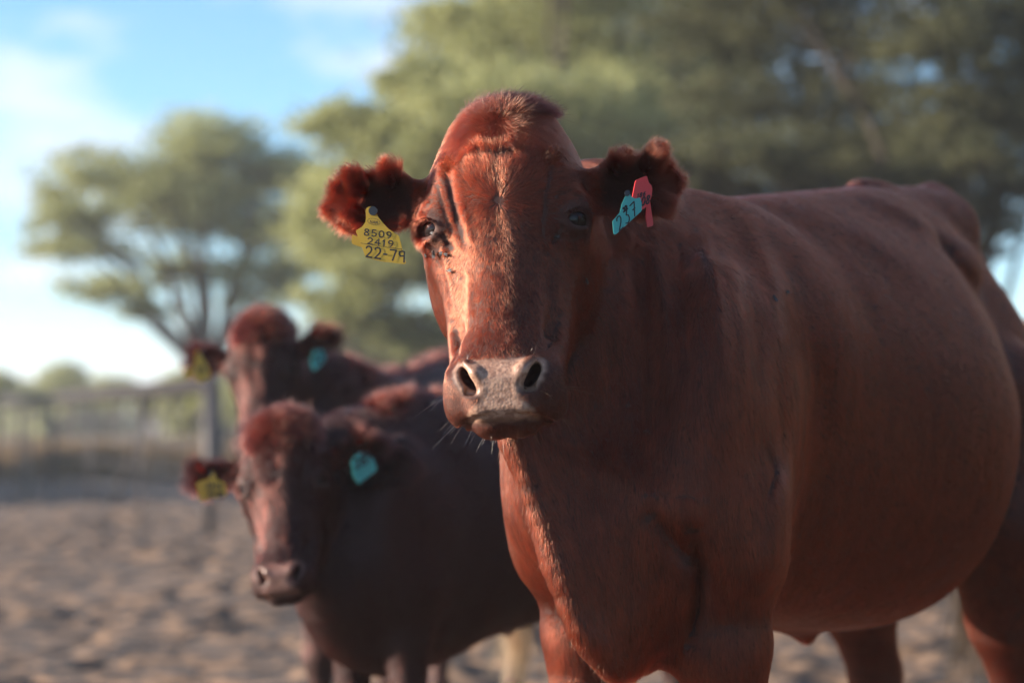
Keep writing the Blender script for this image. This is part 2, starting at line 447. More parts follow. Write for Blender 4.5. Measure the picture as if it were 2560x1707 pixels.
INNER = [p + AX * float(np.interp(t, _k, [r[1] for r in RP])) + np.array([0.02, 0, float(np.interp(t, _k, [r[2] for r in RP]))]) for p, t in zip(RIDGE, _t)]
def neck_main(p):
    d = chain(p, [((.03, 3.62, 1.285), .09), ((.13, 3.74, 1.27), .115), ((.22, 3.86, 1.19), .15)], .05)
    d = smin(d, chain(p, [((.10, 3.62, 1.13), .09), ((.21, 3.75, 1.03), .14), ((.25, 3.88, 1.0), .18)], .05), .06)
    d = smin(d, chain(p, [((.072, 3.60, 1.05), .08), ((.178, 3.70, .94), .078), ((.21, 3.77, .80), .065)], .05), .05)
    d = smin(d, chain(p, [((.10, 3.66, 1.20), .10), ((.20, 3.74, 1.15), .14), ((.34, 3.86, 1.10), .17)], .05), .07)
    return smin(d, sheet(p, RIDGE, INNER, .009, .045, .018), .04)
EAR_L = ear_def(-1, s=.94, o=(-.098, .060, .046), R=frame((-1, -.28, .0), (0, -.10, 1)),
    blobs=[((.122, .018, -.004), (.131, .036, -.016), .009, .008), ((.076, .030, -.004), (.074, .042, -.016), .010, .008), ((.122, -.022, -.004), (.137, -.010, -.010), .008, .007)],
    cuts=[((.148, .012, -.05), (.170, .010, .03), .010, .014), ((.100, .050, -.05), (.100, .050, .03), .010, .010)])
EAR_R = ear_def(1, s=.94, o=(.098, .062, .046), R=frame((1, .22, -.02), (.02, -.25, 1)),
    blobs=[((.118, .026, -.004), (.125, .048, -.014), .010, .010), ((.072, .030, -.004), (.070, .040, -.014), .011, .009), ((.120, -.016, -.004), (.138, -.024, -.012), .011, .009)],
    cuts=[((.098, .054, -.05), (.098, .054, .03), .010, .010)])
def cow_folds(s, p, b, h, d):
    # loose skin and muscle edges on the visible side of neck, shoulder and loin (lines in picture coordinates of the 2352 px view)
    m0 = smooth(.0, .10, b[:, 1]) * smooth(.50, .70, p[:, 2])
    X = 1280 + FPX * p[:, 0] / p[:, 1]; Zr = 1040 - FPX * (p[:, 2] - CAM_H) / p[:, 1]; X = X / K2_; Zr = Zr / K2_
    for pts, w, A in SKIN:
        e = None
        lo = np.min(pts, 0) - 4 * w; hi = np.max(pts, 0) + 4 * w
        k = (X > lo[0]) & (X < hi[0]) & (Zr > lo[1]) & (Zr < hi[1]) & (np.abs(d) < .08)
        if not k.any(): continue
        xx, zz = X[k], Zr[k]; T_ = None
        for i, (a, c) in enumerate(zip(pts[:-1], pts[1:])):
            ab = np.array((c[0] - a[0], c[1] - a[1]), np.float32); q0 = xx - a[0]; q1 = zz - a[1]
            t = np.clip((q0 * ab[0] + q1 * ab[1]) / (ab @ ab), 0, 1); r = (q0 - t * ab[0]) ** 2 + (q1 - t * ab[1]) ** 2; tt = (i + t) / (len(pts) - 1)
            if e is None: e, T_ = r, tt
            else: T_ = np.where(r < e, tt, T_); e = np.minimum(e, r)
        d[k] += A * m0[k] * np.exp(-e / (w * w)) * np.sin(np.clip(T_, .04, .96) * math.pi) ** .5
    return d
K2_ = 2560 / 2352
SKIN = [([(1690, 478), (1745, 560), (1785, 660), (1790, 760)], 30, -.008), ([(1800, 760), (1835, 880), (1832, 1000), (1805, 1140), (1760, 1330)], 30, -.008), ([(1850, 760), (1885, 900), (1875, 1080), (1830, 1260)], 40, .008),
        ([(1400, 620), (1420, 760), (1440, 930)], 14, -.006), ([(1440, 560), (1470, 760), (1480, 980)], 13, .006), ([(1500, 540), (1525, 700), (1540, 900)], 15, -.006), ([(1555, 560), (1580, 740), (1590, 940)], 14, .006),
        ([(1610, 540), (1650, 700), (1665, 860)], 18, -.006), ([(1370, 740), (1390, 900), (1400, 1050)], 12, .005), ([(1700, 620), (1735, 760), (1745, 900)], 22, .006),
        ([(1960, 432), (2080, 478), (2200, 560), (2290, 680)], 24, -.011), ([(2060, 432), (2160, 480), (2230, 560)], 20, .006), ([(1830, 470), (1980, 530), (2130, 640)], 34, -.006), ([(1900, 540), (2050, 640), (2150, 780)], 40, .004),
        ([(1590, 1215), (1606, 1300), (1604, 1380), (1590, 1470)], 17, .030), ([(1500, 1180), (1560, 1260), (1590, 1300)], 22, .012), ([(1270, 1150), (1330, 1300), (1400, 1440)], 16, .006), ([(1420, 1240), (1440, 1360), (1430, 1480)], 20, .006),
        ([(1760, 1020), (1775, 1080), (1762, 1140)], 9, .004)]
COW = Cattle(Ho=P(1256, 556, 3.44), Hr=rotm(0, -3.5, -7), hs=1.0, Bo=np.array([.351, 4.0, 0]), B=np.stack([AX, LN, [0, 0, 1]], 1), bs=1.0,
             T=make_T(), neck=neck_main, ears=[EAR_L, EAR_R], post=cow_folds, crease=None)

# ------------------------------------------------------------------ materials of the animals
def mat(name, col=(.5, .5, .5), rough=.6, **kw):
    m = bpy.data.materials.new(name); m.use_nodes = True
    b = m.node_tree.nodes['Principled BSDF']
    b.inputs['Base Color'].default_value = (*col, 1); b.inputs['Roughness'].default_value = rough
    for k, v in kw.items(): b.inputs[k.replace('_', ' ')].default_value = v
    return m
def hide_material():
    m = mat('hide', rough=.55); nt = m.node_tree; b = nt.nodes['Principled BSDF']
    at = N(nt, 'ShaderNodeAttribute', attribute_name='col'); no = N(nt, 'ShaderNodeAttribute', attribute_name='wet')
    ge = N(nt, 'ShaderNodeNewGeometry')
    n1 = N(nt, 'ShaderNodeTexNoise', Scale=38.0, Detail=4.0); L(nt, ge.outputs['Position'], n1.inputs['Vector'])
    v1 = N(nt, 'ShaderNodeTexVoronoi', Scale=240.0); L(nt, ge.outputs['Position'], v1.inputs['Vector'])
    n2 = N(nt, 'ShaderNodeTexNoise', Scale=160.0, Detail=3.0); L(nt, ge.outputs['Position'], n2.inputs['Vector'])
    # mottling of the bare nose
    cr = N(nt, 'ShaderNodeValToRGB'); cr.color_ramp.elements[0].position = .40; cr.color_ramp.elements[0].color = (.55, .50, .50, 1); cr.color_ramp.elements[1].position = .56; cr.color_ramp.elements[1].color = (1, 1, 1, 1)
    mixn = N(nt, 'ShaderNodeMath', operation='MULTIPLY_ADD'); mixn.inputs[1].default_value = .55; mixn.inputs[2].default_value = 0
    L(nt, n2.outputs['Fac'], mixn.inputs[0])
    ad = N(nt, 'ShaderNodeMath', operation='MULTIPLY_ADD'); ad.inputs[1].default_value = .45; L(nt, n1.outputs['Fac'], ad.inputs[0]); L(nt, mixn.outputs[0], ad.inputs[2])
    L(nt, ad.outputs[0], cr.inputs['Fac'])
    mu = N(nt, 'ShaderNodeMix', data_type='RGBA', blend_type='MULTIPLY'); L(nt, no.outputs['Fac'], mu.inputs['Factor'])
    L(nt, at.outputs['Color'], mu.inputs['A']); L(nt, cr.outputs['Color'], mu.inputs['B'])
    L(nt, mu.outputs['Result'], b.inputs['Base Color'])
    rr = N(nt, 'ShaderNodeMapRange'); rr.inputs['To Min'].default_value = .7; rr.inputs['To Max'].default_value = .22
    L(nt, no.outputs['Fac'], rr.inputs['Value']); L(nt, rr.outputs[0], b.inputs['Roughness'])
    bp = N(nt, 'ShaderNodeBump', Distance=.0008); sc = N(nt, 'ShaderNodeMath', operation='MULTIPLY'); sc.inputs[1].default_value = .5
    L(nt, no.outputs['Fac'], sc.inputs[0]); L(nt, sc.outputs[0], bp.inputs['Strength'])
    inv = N(nt, 'ShaderNodeMath', operation='SUBTRACT'); inv.inputs[0].default_value = 1.0; L(nt, v1.outputs['Distance'], inv.inputs[1])
    L(nt, inv.outputs[0], bp.inputs['Height']); L(nt, bp.outputs[0], b.inputs['Normal'])
    b.inputs['Specular IOR Level'].default_value = .4
    tr = N(nt, 'ShaderNodeBsdfTranslucent'); tr.inputs['Color'].default_value = (.75, .13, .07, 1)
    ea = N(nt, 'ShaderNodeAttribute', attribute_name='thin'); ms = N(nt, 'ShaderNodeMixShader')
    L(nt, ea.outputs['Fac'], ms.inputs[0]); L(nt, b.outputs[0], ms.inputs[1]); L(nt, tr.outputs[0], ms.inputs[2])
    L(nt, ms.outputs[0], nt.nodes['Material Output'].inputs['Surface'])
    return m
def coat_material(name, root, tip, rough=.28, var=.35, ior=1.34):
    m = bpy.data.materials.new(name); m.use_nodes = True; nt = m.node_tree; nt.nodes.clear()
    o = N(nt, 'ShaderNodeOutputMaterial'); h = N(nt, 'ShaderNodeBsdfHairPrincipled'); h.parametrization = 'COLOR'
    hi = N(nt, 'ShaderNodeHairInfo'); mx = N(nt, 'ShaderNodeMix', data_type='RGBA')
    mx.inputs['A'].default_value = (*root, 1); mx.inputs['B'].default_value = (*tip, 1)
    L(nt, hi.outputs['Intercept'], mx.inputs['Factor'])
    hs = N(nt, 'ShaderNodeHueSaturation'); mr = N(nt, 'ShaderNodeMapRange'); mr.inputs['To Min'].default_value = 1 - var; mr.inputs['To Max'].default_value = 1 + var
    L(nt, hi.outputs['Random'], mr.inputs['Value']); L(nt, mr.outputs[0], hs.inputs['Value']); L(nt, mx.outputs['Result'], hs.inputs['Color'])
    at = N(nt, 'ShaderNodeAttribute', attribute_name='tint'); m2 = N(nt, 'ShaderNodeMix', data_type='RGBA', blend_type='MULTIPLY'); m2.inputs['Factor'].default_value = 1
    L(nt, hs.outputs[0], m2.inputs['A']); L(nt, at.outputs['Fac'], m2.inputs['B'])
    L(nt, m2.outputs['Result'], h.inputs['Color'])
    h.inputs['Roughness'].default_value = rough; h.inputs['Radial Roughness'].default_value = .55; h.inputs['Random Roughness'].default_value = .1; h.inputs['IOR'].default_value = ior
    L(nt, h.outputs[0], o.inputs['Surface'])
    return m
HIDE = hide_material()
COAT = coat_material('red_coat', (.086, .0115, .0056), (.200, .0310, .0125))
COAT_DARK = coat_material('dark_red_coat', (.011, .0023, .0020), (.034, .0062, .0042), rough=.24, ior=1.34)
COAT_TIP = coat_material('sunbleached_hair', (.06, .012, .006), (.15, .042, .019))
STRAW = coat_material('straw_hair', (.05, .024, .010), (.12, .062, .026), var=.3)
PALE = coat_material('pale_hair', (.22, .13, .07), (.40, .26, .15), var=.2)
EYE = mat('dark_wet_eye', (.012, .008, .008), .035, IOR=1.38)
# ------------------------------------------------------------------ hair
def make_hair(name, root, nrm, tan, length, lift, width, parent, material, K=5, bend=.6, clump=.30, cscale=110., seed=1, tint=None, rnd=.16, gravity=0.0):
    n = len(root); r = np.random.default_rng(seed)
    tan = tan - nrm * (tan * nrm).sum(1, keepdims=True)
    tan /= np.linalg.norm(tan, axis=1, keepdims=True) + 1e-9
    side = np.cross(nrm, tan)
    a = vnoise(root, cscale, seed) * clump + vnoise(root, cscale * .35, seed + 5) * clump * .7 + r.normal(0, rnd, n)
    tan = tan * np.cos(a)[:, None] + side * np.sin(a)[:, None]
    lf = lift * (1 + .45 * vnoise(root, cscale * 1.3, seed + 9) + r.normal(0, .2, n))
    ln = length * (1 + .18 * vnoise(root, cscale * .8, seed + 3) + r.normal(0, .12, n))
    s = np.linspace(0, 1, K)[None, :, None]
    up = np.clip(lf, .05, 1.5)[:, None, None]
    fw = np.cos(up * (1 - bend * s)); ht = np.sin(up * (1 - bend * s * 1.1))
    pts = root[:, None, :] + ln[:, None, None] * s * (tan[:, None, :] * fw + nrm[:, None, :] * ht)
    pts[:, :, 2] -= (gravity * ln)[:, None] * s[0, :, 0][None, :] ** 2 if gravity else 0
    pts -= nrm[:, None, :] * .0008 * (1 - s)
    hc = bpy.data.hair_curves.new(name)
    hc.add_curves([K] * n)
    hc.attributes['position'].data.foreach_set('vector', pts.astype(np.float32).ravel())
    rad = (np.asarray(width).reshape(-1, 1) * np.ones((n, 1))) * (1 - .80 * np.linspace(0, 1, K)[None, :] ** 1.5)
    at = hc.attributes.get('radius') or hc.attributes.new('radius', 'FLOAT', 'POINT')
    at.data.foreach_set('value', rad.astype(np.float32).ravel())
    tt = hc.attributes.new('tint', 'FLOAT', 'CURVE')
    tt.data.foreach_set('value', (np.ones(n) if tint is None else tint).astype(np.float32))
    return link(name, hc, material, parent)
def strands(name, roots, dirs, lens, rad, parent, material, bend=(0, 0, -.25), K=7, seed=1, jit=.15):
    n = len(roots); r = np.random.default_rng(seed); roots = np.asarray(roots, float); d = norm(np.asarray(dirs, float) + r.normal(0, jit, (n, 3)))
    s = np.linspace(0, 1, K)[None, :, None]; L_ = np.asarray(lens)[:, None, None]
    bd = np.asarray(bend) + r.normal(0, .15, (n, 3)); pts = roots[:, None] + L_ * (s * d[:, None] + s ** 2 * bd[:, None])
    hc = bpy.data.hair_curves.new(name); hc.add_curves([K] * n); hc.attributes['position'].data.foreach_set('vector', pts.astype(np.float32).ravel())
    rd = rad * (1 - .8 * np.linspace(0, 1, K))[None] * np.ones((n, 1)); at = hc.attributes.get('radius') or hc.attributes.new('radius', 'FLOAT', 'POINT'); at.data.foreach_set('value', rd.astype(np.float32).ravel())
    tt = hc.attributes.new('tint', 'FLOAT', 'CURVE'); tt.data.foreach_set('value', np.ones(n, np.float32))
    return link(name, hc, material, parent)
def scatter(V, Q, Nrm, dens, r):
    """random points on the quads; dens (per m2) evaluated at vertices"""
    A, B, C, D = (V[Q[:, i]] for i in range(4))
    dv = dens[Q].mean(1)
    a1 = np.linalg.norm(np.cross(B - A, C - A), axis=1) / 2; a2 = np.linalg.norm(np.cross(C - A, D - A), axis=1) / 2
    w = np.concatenate([a1 * dv, a2 * dv]); n = r.poisson(w)
    idx = np.repeat(np.arange(len(w)), n); nf = len(Q); q = idx % nf; sec = idx >= nf
    u = r.random(len(idx)); v = r.random(len(idx)); f = u + v > 1; u[f] = 1 - u[f]; v[f] = 1 - v[f]
    i0 = Q[q, 0]; i1 = np.where(sec, Q[q, 2], Q[q, 1]); i2 = np.where(sec, Q[q, 3], Q[q, 2])
    w0 = (1 - u - v)[:, None]; u = u[:, None]; v = v[:, None]
    p = V[i0] * w0 + V[i1] * u + V[i2] * v; nn = Nrm[i0] * w0 + Nrm[i1] * u + Nrm[i2] * v
    return p, nn / (np.linalg.norm(nn, axis=1, keepdims=True) + 1e-9)
def norm(v): return v / (np.linalg.norm(v, axis=1, keepdims=True) + 1e-9)
def ear_w(h, ears):
    """0..1 how much a head-space point belongs to an ear, with flow direction (head space), rim factor and the concave side"""
    W = np.zeros(len(h)); F = np.zeros((len(h), 3)); RIM = np.zeros(len(h)); INN = np.zeros(len(h))
    for e in ears:
        w = (h - np.asarray(e['o'])) @ np.asarray(e['R'])
        a, b, c = (w / e['s']).T
        ww = smooth(.018, .045, a) * (np.abs(b) < .10) * (np.abs(c) < .09)
        hw = e['hw'](a)
        rim = smooth(.5, .95, np.abs(b / hw)) + smooth(.10, .14, a)
        al, ac, nn = np.asarray(e['R']).T
        f = al * .75 + (np.clip(b / .04, -1.3, 1.3) * .9)[:, None] * ac - (.25 * np.clip(rim, 0, 1))[:, None] * nn
        m = ww > W
        W = np.where(m, ww, W); F[m] = f[m]; RIM = np.where(m, np.clip(rim, 0, 1), RIM)
        cc = c + e.get('curl', 2.2) * b * b - e.get('lift', .0) * a * a - e.get('cup', .010) * smooth(.0, .08, a)
        INN = np.where(m, (cc < 0) * 1.0, INN)
    return W, F, RIM, INN
def flow_fields(an, p):
    """hair direction, length, lift, density factor and bareness for world points p"""
    p = p.astype(np.float64)
    h = an.to_head(p.astype(np.float32)).astype(np.float64); b = an.to_body(p.astype(np.float32)).astype(np.float64)
    x, y, z = h.T; ax = np.abs(x)
    r = np.sqrt((h ** 2).sum(1)); inhead = np.zeros(len(h)); mm = r < .45
    if mm.any(): inhead[mm] = 1 - smooth(.003, .022, head_field(h[mm].astype(np.float32), an))
    # head
    w1 = np.stack([x, y * .0, z - .028], 1); w1n = norm(w1)
    down = norm(np.stack([x * 3.0, np.where(ax > .07, .5, .05), -np.ones(len(x))], 1))
    k = smooth(-.03, -.10, z)[:, None]
    f = w1n * (1 - k) + down * k
    w2 = norm(np.stack([x, (y - .06) * .9, (z - .148)], 1)); k2 = smooth(.090, .118, z + .45 * ax - .02 + .008 * np.sin(x * 90))[:, None]
    f = f * (1 - k2) + w2 * k2
    ln = .0085 - .004 * smooth(-.17, -.24, z) + .006 * smooth(-.02, .05, z) * (1 - smooth(.05, .09, ax)) + .010 * smooth(.075, .15, z)
    lift = .30 + .10 * smooth(.09, .15, z)
    W, F, RIM, INN = ear_w(h, an.ears)
    Wc = W[:, None]; f = f * (1 - Wc) + F * Wc
    ln = ln * (1 - W) + W * (.009 + .009 * RIM + .007 * INN); lift = lift * (1 - W) + W * (.50 + .35 * RIM)
    fh = f @ an.Hr.T
    # body
    u, w, zz = b.T
    back = np.stack([.55 + .5 * smooth(.0, .5, zz - 1.0), .0 * u, -.45 - .6 * smooth(1.1, .8, zz)], 1)
    leg = smooth(.66, .55, zz)[:, None]; back = back * (1 - leg) + np.array([0.02, 0, -1.0]) * leg
    neckd = np.array([.25, 0, -1.0]); kn = smooth(-.15, -.35, u)[:, None]; back = back * (1 - kn) + neckd * kn
    fb = back @ an.B.T
    ih = np.maximum(inhead, W)[:, None]
    F3 = fh * ih + fb * (1 - ih)
    lnb = .011 + .006 * smooth(.66, .60, zz) * (leg[:, 0] < .5) + .004 * kn[:, 0]
    ln = ln * ih[:, 0] + lnb * (1 - ih[:, 0]); lift = lift * ih[:, 0] + .22 * (1 - ih[:, 0])
    # bare skin: nose pad, nostril insides, eyes
    bare = smooth(.010, -.004, nose_dist(h)); 
    ez = np.minimum(np.linalg.norm((h - (.104, .010, -.002)) / (1, 1, .85), axis=1), np.linalg.norm((h - (-.104, .010, -.002)) / (1, 1, .85), axis=1))
    bare = np.maximum(bare, smooth(.080, .066, b[:, 2]) * (r > .45)); bare = np.maximum(bare, smooth(.0215, .0165, ez)); ln = ln * (1 - .72 * smooth(.046, .024, ez) * (1 - W)); lift = lift * (1 - .5 * smooth(.046, .024, ez) * (1 - W))
    return F3, ln * an.hs, lift, ih[:, 0], bare, W, RIM, INN, h, b
def nose_dist(h):
    x, y, z = h.T; ax = np.abs(x)
    X = np.stack([ax, y, z], 1).astype(np.float32)
    # pad: trapezoid between the nostrils, front only
    wx = .024 + .020 * smooth(-.250, -.272, z) + .010 * smooth(-.222, -.205, z)
    pad = np.maximum(np.maximum(ax - wx, np.maximum(-z - .279, z + .200 + .10 * ax * 0)), (y + .085))
    no = np.minimum(ell(X, (.0425, -.120, -.223), (.016, .06, .026), rotm(0, 36, 0)), 9) + .002
    return np.minimum(pad, no)
def hide_colours(an, V, base, nosec=(.42, .26, .185)):
    F3, ln, lift, ih, bare, W, RIM, INN, h, b = flow_fields(an, V)
    c = np.ones((len(V), 4)); c[:, :3] = base
    nd = nose_dist(h); pad = smooth(.009, -.006, nd + .0035 * vnoise(V, 160., 3))[:, None]
    c[:, :3] = c[:, :3] * (1 - pad) + np.array(nosec) * pad
    X = h.copy(); X[:, 0] = np.abs(X[:, 0]); X = X.astype(np.float32)
    ins = smooth(.004, -.002, ell(X, (.043, -.105, -.223), (.0115, .034, .0205), rotm(0, 36, 0)))[:, None]
    c[:, :3] = c[:, :3] * (1 - ins) + np.array((.045, .016, .014)) * ins
    ez = np.minimum(np.linalg.norm(h - (.104, .010, -.002), axis=1), np.linalg.norm(h - (-.104, .010, -.002), axis=1))
    er = smooth(.024, .018, ez)[:, None]; c[:, :3] = c[:, :3] * (1 - er) + np.array((.05, .024, .020)) * er
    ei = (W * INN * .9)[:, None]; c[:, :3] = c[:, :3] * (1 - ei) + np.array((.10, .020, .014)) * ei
    hoof = smooth(.085, .07, b[:, 2])[:, None]; c[:, :3] = c[:, :3] * (1 - hoof) + np.array((.035, .030, .028)) * hoof
    wet = pad[:, 0] * (1 - ins[:, 0]); thin = np.clip(W * .38, 0, 1)
    return c, wet, thin
def build_animal(name, an, grids, root, fur, base=(.040, .009, .005), hide=None, lim=.004, nosec=(.42, .26, .185)):
    V, Q = polygonise(an.field, *grids); V = project(an.field, V, lim)
    if an.crease is not None: V = an.crease(V)
    Nn = norm(grad(an.field, V, .002))
    o = mesh_obj('body', V, Q, hide or HIDE, root)
    c, wet, thin = hide_colours(an, V, base, nosec)
    me = o.data
    a = me.color_attributes.new('col', 'FLOAT_COLOR', 'POINT'); a.data.foreach_set('color', c.astype(np.float32).ravel())
    for nm, arr in (('wet', wet), ('thin', thin)):
        a = me.attributes.new(nm, 'FLOAT', 'POINT'); a.data.foreach_set('value', arr.astype(np.float32))
    return V, Q, Nn

# ------------------------------------------------------------------ the big cow
cow = empty('cow', (.5, 4.3, 0)); tag(cow, 'largest red brown cow, facing us, with a yellow 22-79 tag in one ear', 'cow', 'red cattle in the corral')
HF = .003
G = (axis_grid(-.5, 1.5, -.30, .29, HF, .0095), axis_grid(3.15, 5.8, 3.26, 3.66, HF, .0095), axis_grid(-.04, 1.6, .94, 1.50, HF, .0095))
V, Q, Nn = build_animal('cow', COW, G, cow, None)
COWV, COWN = V, Nn
F3, ln, lift, ih, bare, Wv, RIM, INN, h, b = flow_fields(COW, V)
view = norm(V - np.array([0, 0, 1.0])); facing = -(view * Nn).sum(1)
lod = np.where(facing > -.25, 1.0, .25)
dens_face = ih * (1 - bare) * lod * (6.5e5 + 7e5 * Wv) * FUR
dens_body = (1 - ih) * lod * 2.6e5 * FUR * (1 + .6 * smooth(.5, -.2, b[:, 0]))
r = np.random.default_rng(3)
p, n = scatter(V, Q, Nn, dens_face, r)
F, L_, lf, _, br, W_, R_, I_, hh, _b = flow_fields(COW, p)
print('face hairs', len(p))
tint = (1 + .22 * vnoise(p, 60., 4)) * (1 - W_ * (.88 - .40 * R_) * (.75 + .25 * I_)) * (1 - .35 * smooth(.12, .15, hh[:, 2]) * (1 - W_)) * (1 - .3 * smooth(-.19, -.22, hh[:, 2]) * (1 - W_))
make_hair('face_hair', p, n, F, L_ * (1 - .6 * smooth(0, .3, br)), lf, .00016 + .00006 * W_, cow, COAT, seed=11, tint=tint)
p, n = scatter(V, Q, Nn, dens_body, r)
F, L_, lf, _, br, W_, R_, I_, hh, _b = flow_fields(COW, p)
print('body hairs', len(p))
def body_tint(p):
    q = np.array([1, 1, .14]); X = (1280 + FPX * p[:, 0] / p[:, 1]) / K2_; Zr = (1040 - FPX * (p[:, 2] - CAM_H) / p[:, 1]) / K2_
    nk = 1 + .9 * smooth(-.05, -.25, COW.to_body(p.astype(np.float32))[:, 0]); t = 1 + nk * (.18 * vnoise(p * q, 60., 4) + .15 * vnoise(p * q, 140., 6)) + .14 * vnoise(p, 7., 9) + .10 * vnoise(p, 2.6, 19)
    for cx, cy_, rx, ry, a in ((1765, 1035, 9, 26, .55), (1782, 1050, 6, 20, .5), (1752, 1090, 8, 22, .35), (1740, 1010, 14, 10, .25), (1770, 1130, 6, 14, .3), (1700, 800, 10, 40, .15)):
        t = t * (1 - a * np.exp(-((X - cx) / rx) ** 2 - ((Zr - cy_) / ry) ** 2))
    return np.clip(t, .25, 1.8)
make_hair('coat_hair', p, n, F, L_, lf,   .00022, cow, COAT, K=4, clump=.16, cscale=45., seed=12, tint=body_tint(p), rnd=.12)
def eye_ball(an, side, root, rad=.0235):
    c = an.from_head((side * .095, .023, -.002)); m = MB(); n = 24
    vs = []; f = []
    for i in range(n + 1):
        for j in range(2 * n):
            a = math.pi * i / n; t = math.pi * j / n; vs.append(c + rad * an.hs * np.array([math.sin(a) * math.cos(t), math.sin(a) * math.sin(t), math.cos(a)]))
    for i in range(n):
        for j in range(2 * n): k = (j + 1) % (2 * n); f.append((i * 2 * n + j, (i + 1) * 2 * n + j, (i + 1) * 2 * n + k, i * 2 * n + k))
    return mesh_obj('eye', vs, f, EYE, root)
for s_ in (-1, 1): eye_ball(COW, s_, cow)

# ------------------------------------------------------------------ ground
def ground():
    xs = axis_grid(-900, 900, -6.5, 6.5, .045, 30).astype(float); ys = axis_grid(-40, 1500, 6.5, 24, .05, 30).astype(float)
    X, Y = np.meshgrid(xs, ys, indexing='ij'); p = np.stack([X.ravel(), Y.ravel(), 0 * X.ravel()], 1)
    n1 = vnoise(p, 1 / .55, 1); n2 = vnoise(p, 1 / .22, 2); n3 = vnoise(p, 1 / .105, 3)
    near = smooth(70, 30, p[:, 1])
    z = .014 * n1 + near * (.022 * np.sign(n2) * np.abs(n2) ** .8 + .022 * n3 * np.clip(.4 + 1.5 * n1, .2, 1.4)) + .05 * vnoise(p, 1 / 3.0, 5)
    hoof = np.maximum(0, vnoise(p, 1 / .17, 8) - .30); z -= near * .09 * hoof
    p[:, 2] = z - .03
    nx, ny = X.shape; I = np.arange(nx * ny).reshape(nx, ny)
    q = np.stack([I[:-1, :-1].ravel(), I[1:, :-1].ravel(), I[1:, 1:].ravel(), I[:-1, 1:].ravel()], 1)
    m = mat('trampled_soil', rough=.95); nt = m.node_tree; b = nt.nodes['Principled BSDF']
    ge = N(nt, 'ShaderNodeNewGeometry')
    a = N(nt, 'ShaderNodeTexNoise', Scale=8.0, Detail=4.0, Roughness=.6); L(nt, ge.outputs['Position'], a.inputs['Vector'])
    cr = N(nt, 'ShaderNodeValToRGB'); e = cr.color_ramp.elements
    e[0].position = .475; e[0].color = (.026, .019, .017, 1); e[1].position = .545; e[1].color = (.185, .110, .062, 1)
    x = cr.color_ramp.elements.new(.70); x.color = (.31, .190, .110, 1)
    L(nt, a.outputs['Fac'], cr.inputs['Fac'])
    # dry grass further out
    sp = N(nt, 'ShaderNodeSeparateXYZ'); L(nt, ge.outputs['Position'], sp.inputs[0])
    g = N(nt, 'ShaderNodeTexNoise', Scale=.35, Detail=4.0); L(nt, ge.outputs['Position'], g.inputs['Vector'])
    gr = N(nt, 'ShaderNodeValToRGB'); gr.color_ramp.elements[0].position = .35; gr.color_ramp.elements[0].color = (.15, .105, .070, 1); gr.color_ramp.elements[1].position = .65; gr.color_ramp.elements[1].color = (.19, .145, .095, 1)
    L(nt, g.outputs['Fac'], gr.inputs['Fac'])
    mr = N(nt, 'ShaderNodeMapRange'); mr.inputs['From Min'].default_value = 34; mr.inputs['From Max'].default_value = 52
    L(nt, sp.outputs['Y'], mr.inputs['Value'])
    mx = N(nt, 'ShaderNodeMix', data_type='RGBA'); L(nt, mr.outputs[0], mx.inputs['Factor']); L(nt, cr.outputs['Color'], mx.inputs['A']); L(nt, gr.outputs['Color'], mx.inputs['B'])
    L(nt, mx.outputs['Result'], b.inputs['Base Color'])
    return tag(mesh_obj('ground', p, q, m), kind='structure')
ground()
# ------------------------------------------------------------------ trees
def leaf_mat(name, c1, c2, tr=.45):
    m = bpy.data.materials.new(name); m.use_nodes = True; nt = m.node_tree; nt.nodes.clear()
    o = N(nt, 'ShaderNodeOutputMaterial'); d = N(nt, 'ShaderNodeBsdfDiffuse'); t = N(nt, 'ShaderNodeBsdfTranslucent'); ms = N(nt, 'ShaderNodeMixShader'); ms.inputs[0].default_value = tr
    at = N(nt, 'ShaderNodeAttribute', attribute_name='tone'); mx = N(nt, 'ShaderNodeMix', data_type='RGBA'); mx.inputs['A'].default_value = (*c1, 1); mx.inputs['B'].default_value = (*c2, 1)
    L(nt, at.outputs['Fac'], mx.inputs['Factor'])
    for n_ in (d, t): L(nt, mx.outputs['Result'], n_.inputs['Color'])
    L(nt, d.outputs[0], ms.inputs[1]); L(nt, t.outputs[0], ms.inputs[2]); L(nt, ms.outputs[0], o.inputs['Surface'])
    return m
LEAF_A = leaf_mat('thorn_tree_leaves', (.25, .27, .115), (.42, .43, .20))
LEAF_B = leaf_mat('shaded_leaves', (.065, .072, .040), (.135, .138, .075))  # darker copy of the leaves, with shade put into the colour
LEAF_C = leaf_mat('dry_leaves', (.13, .085, .045), (.22, .155, .085))
BARK = mat('bark', (.075, .058, .046), .95)
